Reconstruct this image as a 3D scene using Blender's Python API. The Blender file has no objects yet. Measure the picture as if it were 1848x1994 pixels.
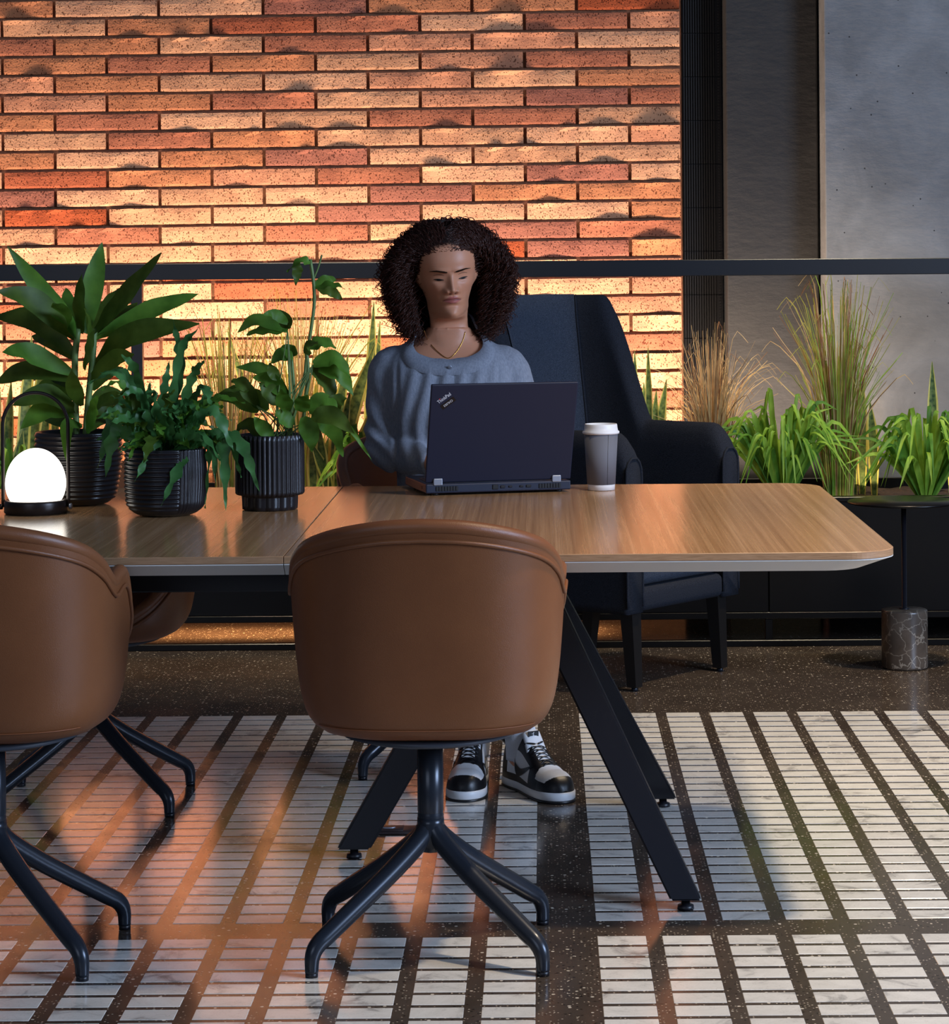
import bpy, bmesh, math, random
import numpy as np
from mathutils import Vector, Matrix, noise as mnoise
random.seed(7); np.random.seed(7)
C = bpy.context.scene.collection
S = bpy.context.scene
PI = math.pi
R = math.radians

# ------------------------------------------------------------------ camera, world, lights, exposure
FPX, CX, CY, ROLL, CAMZ = 5000.0, 1054.0, 498.0, 0.0076, 1.30
cam_d = bpy.data.cameras.new('camera'); cam = bpy.data.objects.new('camera', cam_d); C.objects.link(cam)
cam.location = (0, 0, CAMZ)
cam.rotation_euler = (R(90), 0, 0)
cam.rotation_euler = (Matrix.Rotation(ROLL, 3, 'Y') @ Matrix.Rotation(R(90), 3, 'X')).to_euler()
cam_d.sensor_fit = 'AUTO'; cam_d.sensor_width = 36.0
cam_d.lens = FPX * 36.0 / 1994.0
cam_d.shift_x = (924 - CX) / 1994.0
cam_d.shift_y = (CY - 997) / 1994.0
cam_d.clip_start = 0.05
S.camera = cam
S.view_settings.view_transform = 'Standard'
S.view_settings.look = 'None'
S.view_settings.gamma = 1.0
S.view_settings.use_curve_mapping = False
S.view_settings.exposure = 0.0

w = bpy.data.worlds.new('world'); S.world = w; w.use_nodes = True
w.node_tree.nodes['Background'].inputs[0].default_value = (0.42, 0.55, 0.85, 1)
w.node_tree.nodes['Background'].inputs[1].default_value = 0.11

def light(name, kind, loc, target, energy, color, size=(1, 1), spread=None, **kw):
    d = bpy.data.lights.new(name, kind); o = bpy.data.objects.new(name, d); C.objects.link(o)
    o.location = loc
    o.rotation_euler = (Vector(target) - Vector(loc)).to_track_quat('-Z', 'Y').to_euler()
    d.energy = energy; d.color = color
    if kind == 'AREA':
        d.shape = 'RECTANGLE'; d.size, d.size_y = size
        if spread: d.spread = R(spread)
    for k, v in kw.items(): setattr(d, k, v)
    return o
# LED grazers lying in the planter and below it, in front of the brick wall
light('wall_grazer', 'AREA', (-1.2, 9.16, 0.51), (-1.2, 9.60, 1.65), 102, (1.0, 0.79, 0.63), (4.4, 0.06), 150)
light('wall_grazer', 'AREA', (1.5, 9.02, 0.49), (1.5, 9.25, 1.2), 1.2, (1.0, 0.72, 0.42), (1.1, 0.06), 120)
light('floor_grazer', 'AREA', (-1.3, 8.93, 0.11), (-1.3, 8.94, 0.0), 42, (1.0, 0.50, 0.20), (3.0, 0.30), 130)
# ceiling downlights over the walkway on the right
light('ceiling_downlight', 'SPOT', (1.30, 4.4, 3.3), (1.25, 5.1, 0), 400, (1.0, 0.80, 0.56), spot_size=R(80), spot_blend=0.9, shadow_soft_size=0.08)
light('ceiling_downlight', 'SPOT', (1.35, 7.2, 3.3), (1.3, 7.3, 0), 400, (1.0, 0.80, 0.56), spot_size=R(75), spot_blend=0.9, shadow_soft_size=0.08)
light('ceiling_downlight', 'SPOT', (1.1, 8.3, 3.3), (1.0, 8.95, 0.5), 230, (1.0, 0.86, 0.60), spot_size=R(40), spot_blend=0.9, shadow_soft_size=0.06)
light('ceiling_downlight', 'SPOT', (-0.9, 7.9, 3.3), (-0.9, 8.88, 0.6), 430, (1.0, 0.84, 0.60), spot_size=R(60), spot_blend=0.9, shadow_soft_size=0.1)
# daylight windows behind the camera
light('window_daylight', 'AREA', (5.6, 2.2, 2.8), (-0.3, 6.2, 0.8), 520, (0.52, 0.69, 1.0), (2.4, 2.2))
light('window_daylight', 'AREA', (-2.8, -1.5, 2.6), (-0.6, 5.5, 0.7), 50, (0.70, 0.80, 1.0), (3.0, 2.4))

# ------------------------------------------------------------------ helpers
def at(px, py, Y):
    """world point that stands at depth Y and is seen at pixel px, py"""
    dx, dy = px - CX, py - CY
    ux, uy = dx - ROLL * dy, dy + ROLL * dx
    return Vector((ux * Y / FPX, Y, CAMZ - uy * Y / FPX))

def s2l(h):
    h = h.lstrip('#'); c = [int(h[i:i + 2], 16) / 255 for i in (0, 2, 4)]
    return tuple(x / 12.92 if x <= 0.04045 else ((x + 0.055) / 1.055) ** 2.4 for x in c)

def mesh(name, v, f, mats=None, smooth=True, fm=None):
    me = bpy.data.meshes.new(name)
    me.from_pydata([tuple(map(float, p)) for p in v], [], [tuple(int(i) for i in q) for q in f])
    for m in (mats if isinstance(mats, (list, tuple)) else [mats]):
        if m: me.materials.append(m)
    if fm is not None: me.polygons.foreach_set('material_index', np.asarray(fm, dtype=np.int32))
    me.polygons.foreach_set('use_smooth', [smooth] * len(me.polygons))
    me.update(); return me

def link(name, me, parent=None, loc=None, rot=None):
    o = bpy.data.objects.new(name, me); C.objects.link(o)
    if parent: o.parent = parent
    if loc is not None: o.location = loc
    if rot is not None: o.rotation_euler = rot
    return o

def obj(name, vf, mat, parent=None, smooth=True, loc=None, rot=None, fm=None, world=False):
    v, f = vf
    if world and parent is not None:
        off = Vector(parent.location); p = parent.parent
        while p is not None: off = off + Vector(p.location); p = p.parent
        v = [Vector(q) - off for q in v]
    return link(name, mesh(name, v, f, mat, smooth, fm), parent, loc, rot)

def thing(name, label, cat, loc=(0, 0, 0), rotz=0, group=None):
    o = bpy.data.objects.new(name, None); C.objects.link(o)
    o.location = loc; o.rotation_euler = (0, 0, rotz); o.empty_display_size = 0.1
    o['label'] = label; o['category'] = cat
    if group: o['group'] = group
    return o

def tag(o, label=None, cat=None, group=None, kind=None):
    if label: o['label'] = label
    if cat: o['category'] = cat
    if group: o['group'] = group
    if kind: o['kind'] = kind
    return o

def dup(root, loc, rotz, label, group=None):
    r = root.copy(); C.objects.link(r); r.location = loc; r.rotation_euler = (0, 0, rotz); r['label'] = label
    if group: r['group'] = group
    for ch in list(root.children):
        c = ch.copy(); C.objects.link(c); c.parent = r
        for g in list(ch.children):
            d = g.copy(); C.objects.link(d); d.parent = c
    return r

def join(*parts):
    V, F = [], []
    for v, f in parts:
        n = len(V); V += [tuple(p) for p in v]; F += [tuple(i + n for i in q) for q in f]
    return V, F

def xf(vf, M):
    return [M @ Vector(p) for p in vf[0]], vf[1]

def box(c, s, bevel=0.0, seg=2, M=None):
    bm = bmesh.new()
    bmesh.ops.create_cube(bm, size=1.0)
    bmesh.ops.scale(bm, vec=s, verts=bm.verts)
    if bevel: bmesh.ops.bevel(bm, geom=bm.edges[:], offset=bevel, segments=seg, affect='EDGES', profile=0.5)
    bmesh.ops.translate(bm, vec=c, verts=bm.verts)
    if M: bmesh.ops.transform(bm, matrix=M, verts=bm.verts)
    bm.verts.index_update()
    r = ([v.co.copy() for v in bm.verts], [tuple(v.index for v in f.verts) for f in bm.faces]); bm.free()
    return r

def crom(P, n):
    """Catmull-Rom resample of a list of tuples (any dimension)"""
    P = np.asarray(P, float); k = len(P)
    if k < 3:
        t = np.linspace(0, 1, n)[:, None]; return P[0] * (1 - t) + P[-1] * t
    E = np.vstack([2 * P[0] - P[1], P, 2 * P[-1] - P[-2]])
    u = np.linspace(0, k - 1 - 1e-9, n); i = u.astype(int); t = (u - i)[:, None]
    a, b, c, d = E[i], E[i + 1], E[i + 2], E[i + 3]
    return 0.5 * (2 * b + (c - a) * t + (2 * a - 5 * b + 4 * c - d) * t ** 2 + (3 * b - a - 3 * c + d) * t ** 3)

def frames(P):
    P = np.asarray(P, float); T = np.gradient(P, axis=0); T /= np.linalg.norm(T, axis=1)[:, None] + 1e-12
    up = np.array([0, 0, 1.0]) if abs(T[0][2]) < 0.9 else np.array([1.0, 0, 0])
    N = np.zeros_like(P); n = np.cross(T[0], up); n /= np.linalg.norm(n)
    for i in range(len(P)):
        n = n - T[i] * np.dot(n, T[i]); n /= np.linalg.norm(n) + 1e-12; N[i] = n
    return T, N, np.cross(T, N)

def tube(P, r, n=10, cap=True, closed=False, flat=1.0):
    P = np.asarray(P, float); m = len(P); r = np.full(m, r, float) if np.isscalar(r) else np.asarray(r, float)
    T, N, B = frames(P)
    a = np.linspace(0, 2 * PI, n, endpoint=False)
    V = (P[:, None, :] + r[:, None, None] * (np.cos(a)[None, :, None] * N[:, None, :] + flat * np.sin(a)[None, :, None] * B[:, None, :])).reshape(-1, 3)
    F = []
    for i in range(m if closed else m - 1):
        j = (i + 1) % m
        for k in range(n):
            l = (k + 1) % n; F.append((i * n + k, i * n + l, j * n + l, j * n + k))
    if cap and not closed:
        F.append(tuple(range(n))[::-1]); F.append(tuple((m - 1) * n + k for k in range(n)))
    return [tuple(v) for v in V], F

def lathe(prof, n=48, mod=None, capb=True, capt=True):
    """prof: list of (r, z); mod(angle, z, r) -> radius"""
    V, F = [], []; m = len(prof)
    for i, (r, z) in enumerate(prof):
        for k in range(n):
            a = 2 * PI * k / n; rr = mod(a, z, r, i) if mod else r
            V.append((rr * math.cos(a), rr * math.sin(a), z))
    for i in range(m - 1):
        for k in range(n):
            l = (k + 1) % n; F.append((i * n + k, i * n + l, (i + 1) * n + l, (i + 1) * n + k))
    if capb: F.append(tuple(range(n))[::-1])
    if capt: F.append(tuple((m - 1) * n + k for k in range(n)))
    return V, F

def grid_faces(m, n, closed=True):
    F = []
    for i in range(m - 1):
        for k in range(n if closed else n - 1):
            l = (k + 1) % n; F.append((i * n + k, i * n + l, (i + 1) * n + l, (i + 1) * n + k))
    return F

def prism(outline, z0, z1, bev=0.0):
    """extruded outline (ccw, xy) with optional small top/bottom chamfer"""
    n = len(outline); O = np.asarray(outline, float); c = O.mean(axis=0)
    def inset(d):
        P = np.roll(O, 1, axis=0); Q = np.roll(O, -1, axis=0); t = Q - P; t /= np.linalg.norm(t, axis=1)[:, None]
        return O + d * np.stack([-t[:, 1], t[:, 0]], axis=1)
    rings = [(inset(bev), z0), (O, z0 + bev), (O, z1 - bev), (inset(bev), z1)] if bev else [(O, z0), (O, z1)]
    V = [(p[0], p[1], z) for o, z in rings for p in o]
    F = grid_faces(len(rings), n) + [tuple(range(n))[::-1], tuple((len(rings) - 1) * n + k for k in range(n))]
    return V, F

def tomesh(o):
    dg = bpy.context.evaluated_depsgraph_get(); dg.update()
    me = bpy.data.meshes.new_from_object(o.evaluated_get(dg)); return me

def remesh(vf, voxel, smooth=6, fac=0.5):
    me = mesh('tmp', vf[0], vf[1]); o = link('tmp', me)
    m = o.modifiers.new('r', 'REMESH'); m.mode = 'VOXEL'; m.voxel_size = voxel
    if smooth:
        s = o.modifiers.new('s', 'SMOOTH'); s.iterations = smooth; s.factor = fac
    out = tomesh(o); bpy.data.objects.remove(o); bpy.data.meshes.remove(me)
    n = len(out.vertices); co = np.zeros(n * 3); out.vertices.foreach_get('co', co)
    F = [tuple(p.vertices) for p in out.polygons]; bpy.data.meshes.remove(out)
    return co.reshape(-1, 3), F

# ------------------------------------------------------------------ materials
def N(nt, typ, **kw):
    n = nt.nodes.new(typ)
    for k, v in kw.items():
        if k.startswith('i_'): n.inputs[int(k[2:]) if k[2:].isdigit() else k[2:]].default_value = v
        else: setattr(n, k, v)
    return n

def ramp(nt, stops, interp='LINEAR'):
    n = nt.nodes.new('ShaderNodeValToRGB'); e = n.color_ramp.elements; n.color_ramp.interpolation = interp
    while len(e) < len(stops): e.new(0.5)
    for x, (p, c) in zip(e, stops):
        x.position = p; x.color = (*c, 1) if len(c) == 3 else c
    return n

def mat(name, col, rough=0.5, metal=0.0, var=None, vscale=20, bump=0.0, bscale=200, spec=0.5, stretch=None, **kw):
    m = bpy.data.materials.new(name); m.use_nodes = True; nt = m.node_tree; b = nt.nodes['Principled BSDF']
    col = s2l(col) if isinstance(col, str) else col
    b.inputs['Base Color'].default_value = (*col, 1); b.inputs['Roughness'].default_value = rough
    b.inputs['Metallic'].default_value = metal; b.inputs['Specular IOR Level'].default_value = spec
    L = nt.links.new; tc = None
    if var is not None or bump:
        tc = N(nt, 'ShaderNodeTexCoord'); src = tc.outputs['Object']
        if stretch:
            mp = N(nt, 'ShaderNodeMapping'); mp.inputs['Scale'].default_value = stretch; L(src, mp.inputs[0]); src = mp.outputs[0]
    if var is not None:
        var = s2l(var) if isinstance(var, str) else var
        n = N(nt, 'ShaderNodeTexNoise', i_Scale=vscale, i_Detail=6.0, i_Roughness=0.6); L(src, n.inputs['Vector'])
        r = ramp(nt, [(0.35, col), (0.65, var)]); L(n.outputs[0], r.inputs[0]); L(r.outputs[0], b.inputs['Base Color'])
    if bump:
        n2 = N(nt, 'ShaderNodeTexNoise', i_Scale=bscale, i_Detail=4.0); L(src, n2.inputs['Vector'])
        bp = N(nt, 'ShaderNodeBump', i_Strength=bump, i_Distance=0.002); L(n2.outputs[0], bp.inputs['Height']); L(bp.outputs[0], b.inputs['Normal'])
    for k, v in kw.items():
        b.inputs[k.replace('_', ' ')].default_value = v
    return m

def brick_mat():
    m = bpy.data.materials.new('brick_clay'); m.use_nodes = True; nt = m.node_tree; b = nt.nodes['Principled BSDF']; L = nt.links.new
    oi = N(nt, 'ShaderNodeObjectInfo'); tc = N(nt, 'ShaderNodeTexCoord')
    r = ramp(nt, [(0, s2l('d09d78')), (.16, s2l('c2906c')), (.29, s2l('b97a54')), (.44, s2l('a8694e')), (.57, s2l('bd8464')), (.71, s2l('996250')), (.80, s2l('a85c3e')), (.87, s2l('a2502f')), (.92, s2l('c59470'))], 'CONSTANT')
    L(oi.outputs['Random'], r.inputs[0])
    off = N(nt, 'ShaderNodeVectorMath', operation='MULTIPLY_ADD'); off.inputs[1].default_value = (1, 1, 1)
    cmb = N(nt, 'ShaderNodeCombineXYZ'); mul = N(nt, 'ShaderNodeMath', operation='MULTIPLY', i_1=37.0)
    L(oi.outputs['Random'], mul.inputs[0]); L(mul.outputs[0], cmb.inputs[0]); L(mul.outputs[0], cmb.inputs[2])
    L(tc.outputs['Object'], off.inputs[0]); L(cmb.outputs[0], off.inputs[2])
    # blotches
    n1 = N(nt, 'ShaderNodeTexNoise', i_Scale=9.0, i_Detail=5.0); L(off.outputs[0], n1.inputs['Vector'])
    mx = N(nt, 'ShaderNodeMix', data_type='RGBA', blend_type='MULTIPLY'); L(r.outputs[0], mx.inputs[6])
    r1 = ramp(nt, [(.35, (0.72, .62, .62)), (.62, (1.08, 1.0, .95))]); L(n1.outputs[0], r1.inputs[0]); L(r1.outputs[0], mx.inputs[7]); mx.inputs[0].default_value = 0.8
    # pits: small dark drag marks, taller than wide
    mp = N(nt, 'ShaderNodeMapping'); mp.inputs['Scale'].default_value = (1.0, 1.0, 0.62); L(off.outputs[0], mp.inputs[0])
    vo = N(nt, 'ShaderNodeTexVoronoi', i_Scale=150.0); L(mp.outputs[0], vo.inputs['Vector'])
    n2 = N(nt, 'ShaderNodeTexNoise', i_Scale=60.0, i_Detail=3.0); L(off.outputs[0], n2.inputs['Vector'])
    sub = N(nt, 'ShaderNodeMath', operation='SUBTRACT'); L(n2.outputs[0], sub.inputs[0]); L(vo.outputs['Distance'], sub.inputs[1])
    r2 = ramp(nt, [(.22, (1, 1, 1)), (.31, (.22, .15, .12))]); L(sub.outputs[0], r2.inputs[0])
    mx2 = N(nt, 'ShaderNodeMix', data_type='RGBA', blend_type='MULTIPLY'); mx2.inputs[0].default_value = 0.85
    L(mx.outputs[2], mx2.inputs[6]); L(r2.outputs[0], mx2.inputs[7]); L(mx2.outputs[2], b.inputs['Base Color'])
    bw = N(nt, 'ShaderNodeMath', operation='ADD'); n3 = N(nt, 'ShaderNodeTexNoise', i_Scale=140.0, i_Detail=5.0); L(off.outputs[0], n3.inputs['Vector'])
    L(n3.outputs[0], bw.inputs[0]); L(r2.outputs[0], bw.inputs[1])
    bp = N(nt, 'ShaderNodeBump', i_Strength=0.9, i_Distance=0.003); L(bw.outputs[0], bp.inputs['Height']); L(bp.outputs[0], b.inputs['Normal'])
    b.inputs['Roughness'].default_value = 0.9; b.inputs['Specular IOR Level'].default_value = 0.15
    return m

def terrazzo_mat():
    m = bpy.data.materials.new('dark_terrazzo'); m.use_nodes = True; nt = m.node_tree; b = nt.nodes['Principled BSDF']; L = nt.links.new
    tc = N(nt, 'ShaderNodeTexCoord')
    n0 = N(nt, 'ShaderNodeTexNoise', i_Scale=3.0, i_Detail=5.0); L(tc.outputs['Object'], n0.inputs['Vector'])
    base = ramp(nt, [(.3, s2l('3b322b')), (.7, s2l('4e443b'))]); L(n0.outputs[0], base.inputs[0])
    cur = base.outputs[0]
    for sc, thr, c, keep in ((75.0, .25, s2l('cfc4b2'), .86), (150.0, .28, s2l('a99c8a'), .72), (95.0, .25, s2l('1d1814'), .6)):
        vo = N(nt, 'ShaderNodeTexVoronoi', i_Scale=sc); L(tc.outputs['Object'], vo.inputs['Vector'])
        sp = N(nt, 'ShaderNodeSeparateColor'); L(vo.outputs['Color'], sp.inputs[0])
        a = N(nt, 'ShaderNodeMath', operation='LESS_THAN', i_1=thr); L(vo.outputs['Distance'], a.inputs[0])
        k = N(nt, 'ShaderNodeMath', operation='GREATER_THAN', i_1=keep); L(sp.outputs[0], k.inputs[0])
        mu = N(nt, 'ShaderNodeMath', operation='MULTIPLY'); L(a.outputs[0], mu.inputs[0]); L(k.outputs[0], mu.inputs[1])
        mx = N(nt, 'ShaderNodeMix', data_type='RGBA'); L(mu.outputs[0], mx.inputs[0]); L(cur, mx.inputs[6]); mx.inputs[7].default_value = (*c, 1); cur = mx.outputs[2]
    L(cur, b.inputs['Base Color'])
    nr = N(nt, 'ShaderNodeTexNoise', i_Scale=6.0, i_Detail=6.0); L(tc.outputs['Object'], nr.inputs['Vector'])
    rr = ramp(nt, [(.3, (.10,) * 3), (.75, (.22,) * 3)]); L(nr.outputs[0], rr.inputs[0]); L(rr.outputs[0], b.inputs['Roughness'])
    b.inputs['Specular IOR Level'].default_value = 0.7
    return m

def marble_mat():
    m = bpy.data.materials.new('white_marble'); m.use_nodes = True; nt = m.node_tree; b = nt.nodes['Principled BSDF']; L = nt.links.new
    ge = N(nt, 'ShaderNodeNewGeometry')
    n1 = N(nt, 'ShaderNodeTexNoise', i_Scale=9.0, i_Detail=8.0, i_Roughness=0.65, i_Distortion=1.2); L(ge.outputs['Position'], n1.inputs['Vector'])
    r = ramp(nt, [(.30, s2l('8f8c88')), (.44, s2l('d6d2ca')), (.7, s2l('e6e2da'))]); L(n1.outputs[0], r.inputs[0])
    n2 = N(nt, 'ShaderNodeTexNoise', i_Scale=34.0, i_Detail=5.0, i_Distortion=2.0); L(ge.outputs['Position'], n2.inputs['Vector'])
    r2 = ramp(nt, [(.485, (1, 1, 1)), (.50, (.82, .81, .80)), (.515, (1, 1, 1))]); L(n2.outputs[0], r2.inputs[0])
    mx = N(nt, 'ShaderNodeMix', data_type='RGBA', blend_type='MULTIPLY'); mx.inputs[0].default_value = 1; L(r.outputs[0], mx.inputs[6]); L(r2.outputs[0], mx.inputs[7])
    oi = N(nt, 'ShaderNodeObjectInfo'); r3 = ramp(nt, [(0, (.9, .9, .9)), (1, (1, 1, 1))]); L(oi.outputs['Random'], r3.inputs[0])
    mx2 = N(nt, 'ShaderNodeMix', data_type='RGBA', blend_type='MULTIPLY'); mx2.inputs[0].default_value = 1; L(mx.outputs[2], mx2.inputs[6]); L(r3.outputs[0], mx2.inputs[7])
    L(mx2.outputs[2], b.inputs['Base Color']); b.inputs['Roughness'].default_value = 0.15; b.inputs['Specular IOR Level'].default_value = 0.7
    return m

def oak_mat():
    m = bpy.data.materials.new('oak_veneer'); m.use_nodes = True; nt = m.node_tree; b = nt.nodes['Principled BSDF']; L = nt.links.new
    tc = N(nt, 'ShaderNodeTexCoord')
    def nz(scale, st, det=6.0):
        mp = N(nt, 'ShaderNodeMapping'); mp.inputs['Scale'].default_value = st; L(tc.outputs['Object'], mp.inputs[0])
        n = N(nt, 'ShaderNodeTexNoise', i_Scale=scale, i_Detail=det, i_Roughness=0.65); L(mp.outputs[0], n.inputs['Vector']); return n
    n1 = nz(6.0, (16.0, 0.12, 1.0), 3.0); n2 = nz(40.0, (14.0, 0.04, 1.0), 2.0)
    r = ramp(nt, [(.3, s2l('9c744e')), (.5, s2l('b18860')), (.7, s2l('c09870'))]); L(n1.outputs[0], r.inputs[0])
    r2 = ramp(nt, [(.35, (.70, .66, .62)), (.6, (1, 1, 1))]); L(n2.outputs[0], r2.inputs[0])
    mx = N(nt, 'ShaderNodeMix', data_type='RGBA', blend_type='MULTIPLY'); mx.inputs[0].default_value = .55; L(r.outputs[0], mx.inputs[6]); L(r2.outputs[0], mx.inputs[7])
    L(mx.outputs[2], b.inputs['Base Color'])
    b.inputs['Roughness'].default_value = 0.2
    return m

def concrete_mat(name, c1, c2, bumps, speck, rough=0.75):
    m = bpy.data.materials.new(name); m.use_nodes = True; nt = m.node_tree; b = nt.nodes['Principled BSDF']; L = nt.links.new
    tc = N(nt, 'ShaderNodeTexCoord')
    n1 = N(nt, 'ShaderNodeTexNoise', i_Scale=3.5, i_Detail=9.0, i_Roughness=0.62, i_Distortion=0.6); L(tc.outputs['Object'], n1.inputs['Vector'])
    r = ramp(nt, [(.32, s2l(c1)), (.68, s2l(c2))]); L(n1.outputs[0], r.inputs[0]); cur = r.outputs[0]
    vo = N(nt, 'ShaderNodeTexVoronoi', i_Scale=40.0); L(tc.outputs['Object'], vo.inputs['Vector'])
    sp = N(nt, 'ShaderNodeSeparateColor'); L(vo.outputs['Color'], sp.inputs[0])
    a = N(nt, 'ShaderNodeMath', operation='LESS_THAN', i_1=.12); L(vo.outputs['Distance'], a.inputs[0])
    k = N(nt, 'ShaderNodeMath', operation='GREATER_THAN', i_1=speck); L(sp.outputs[0], k.inputs[0])
    mu = N(nt, 'ShaderNodeMath', operation='MULTIPLY'); L(a.outputs[0], mu.inputs[0]); L(k.outputs[0], mu.inputs[1])
    mx = N(nt, 'ShaderNodeMix', data_type='RGBA'); L(mu.outputs[0], mx.inputs[0]); L(cur, mx.inputs[6]); mx.inputs[7].default_value = (.02, .018, .016, 1)
    L(mx.outputs[2], b.inputs['Base Color'])
    mp = N(nt, 'ShaderNodeMapping'); mp.inputs['Scale'].default_value = (1, 1, 2.2); L(tc.outputs['Object'], mp.inputs[0])
    n2 = N(nt, 'ShaderNodeTexNoise', i_Scale=16.0, i_Detail=8.0, i_Roughness=0.6); L(mp.outputs[0], n2.inputs['Vector'])
    bp = N(nt, 'ShaderNodeBump', i_Strength=bumps, i_Distance=0.01); L(n2.outputs[0], bp.inputs['Height']); L(bp.outputs[0], b.inputs['Normal'])
    b.inputs['Roughness'].default_value = rough
    return m

def veined_marble():
    m = bpy.data.materials.new('brown_marble'); m.use_nodes = True; nt = m.node_tree; b = nt.nodes['Principled BSDF']; L = nt.links.new
    tc = N(nt, 'ShaderNodeTexCoord')
    n = N(nt, 'ShaderNodeTexNoise', i_Scale=14.0, i_Detail=6.0); L(tc.outputs['Object'], n.inputs['Vector'])
    r = ramp(nt, [(.3, s2l('43382f')), (.7, s2l('635548'))]); L(n.outputs[0], r.inputs[0])
    vo = N(nt, 'ShaderNodeTexVoronoi', feature='DISTANCE_TO_EDGE', i_Scale=16.0)
    ad = N(nt, 'ShaderNodeMix', data_type='RGBA', blend_type='ADD'); ad.inputs[0].default_value = .12; L(tc.outputs['Object'], ad.inputs[6]); L(n.outputs['Color'], ad.inputs[7]); L(ad.outputs[2], vo.inputs['Vector'])
    r2 = ramp(nt, [(0.0, (1, 1, 1)), (.03, (0, 0, 0))]); L(vo.outputs['Distance'], r2.inputs[0])
    n3 = N(nt, 'ShaderNodeTexNoise', i_Scale=9.0); L(tc.outputs['Object'], n3.inputs['Vector'])
    mu = N(nt, 'ShaderNodeMath', operation='MULTIPLY'); L(r2.outputs[0], mu.inputs[0]); L(n3.outputs[0], mu.inputs[1])
    mx = N(nt, 'ShaderNodeMix', data_type='RGBA'); L(mu.outputs[0], mx.inputs[0]); L(r.outputs[0], mx.inputs[6]); mx.inputs[7].default_value = (*s2l('c8b8a2'), 1)
    L(mx.outputs[2], b.inputs['Base Color']); b.inputs['Roughness'].default_value = .3
    return m

def leaf_mat(name, c1, c2, rough=0.38, sss=0.25, vs=18.0):
    m = bpy.data.materials.new(name); m.use_nodes = True; nt = m.node_tree; b = nt.nodes['Principled BSDF']; L = nt.links.new
    tc = N(nt, 'ShaderNodeTexCoord'); n = N(nt, 'ShaderNodeTexNoise', i_Scale=vs, i_Detail=4.0); L(tc.outputs['Object'], n.inputs['Vector'])
    r = ramp(nt, [(.3, s2l(c1)), (.7, s2l(c2))]); L(n.outputs[0], r.inputs[0]); L(r.outputs[0], b.inputs['Base Color'])
    b.inputs['Roughness'].default_value = rough + .08; b.inputs['Specular IOR Level'].default_value = .3
    tr = N(nt, 'ShaderNodeBsdfTranslucent'); L(r.outputs[0], tr.inputs[0])
    ms = N(nt, 'ShaderNodeMixShader', i_0=sss); L(b.outputs[0], ms.inputs[1]); L(tr.outputs[0], ms.inputs[2])
    L(ms.outputs[0], nt.nodes['Material Output'].inputs[0])
    return m

M = {}
M['brick'] = brick_mat()
M['mortar'] = mat('mortar', '8a5c40', .95, var='6e4630', vscale=60, bump=.4, bscale=300)
M['terrazzo'] = terrazzo_mat(); M['marble'] = marble_mat(); M['oak'] = oak_mat()
M['ply'] = mat('oak_edge', 'b08a68', .4, var='8f6c4c', vscale=30, stretch=(1, 1, 30))
M['whitelam'] = mat('white_laminate', 'd4d0ca', .45)
M['concrete'] = concrete_mat('pale_concrete', '6f6d6b', '8c8a88', .25, .87)
M['darkconc'] = concrete_mat('dark_rendered_concrete', '201e1d', '2c2a28', .32, .985)
M['black'] = mat('black_powder_coat', '15141a', .38, bump=.08, bscale=900)
M['blackpanel'] = mat('black_metal_sheet', '080707', .3, spec=.3)
M['ribblack'] = mat('black_ribbed_metal', '0a090a', .5, spec=.3)
M['rail'] = mat('navy_black_rail', '0b0d15', .42)
M['leather'] = mat('tan_leather', '7e4c2b', .40, var='764627', vscale=6, bump=.22, bscale=700)
M['leatherin'] = mat('tan_leather_lining', '8a4f2a', .5, bump=.2, bscale=700)
M['steel'] = mat('dark_grey_metal', '2a2e36', .27, metal=.35)
M['panblue'] = mat('grey_plastic_shell', '3f444e', .45)
M['felt'] = mat('charcoal_wool', '15181f', .95, var='292d36', vscale=420, bump=.6, bscale=420, spec=.15)
M['felt2'] = mat('charcoal_wool_paler', '242a34', .95, var='414855', vscale=420, bump=.6, bscale=420, spec=.15)
M['legblack'] = mat('black_stained_wood', '100e0d', .4)
M['pot'] = mat('black_glazed_ceramic', '1d1b1e', .28)
M['soil'] = mat('potting_soil', '2a1d14', .95, var='4a3626', vscale=80, bump=1.0, bscale=120)
M['bmarble'] = veined_marble()
M['laptop'] = mat('black_rubber_paint', '0c172f', .5)
M['laptopdark'] = mat('black_port_plastic', '06060a', .5)
M['silver'] = mat('satin_silver', '9aa0ac', .35, metal=.6)
M['white'] = mat('white_plastic', 'e4e2e0', .45)
M['paper'] = mat('grey_paper_sleeve', '66666c', .75)
M['red'] = mat('red_print', 'c8202a', .5)
M['print'] = mat('pale_print', 'd8d8dc', .5)
M['sticker'] = mat('black_sticker', '0b0a0e', .35)
M['lampdark'] = mat('dark_bronze_metal', '2a211e', .35, metal=.4)
M['glow'] = mat('opal_glass', 'ffffff', .3)
_b = M['glow'].node_tree.nodes['Principled BSDF']; _b.inputs['Emission Color'].default_value = (1, .93, .82, 1); _b.inputs['Emission Strength'].default_value = 3.2
M['plate'] = mat('dark_brass_plate', '3a3030', .35, metal=.3)
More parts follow.
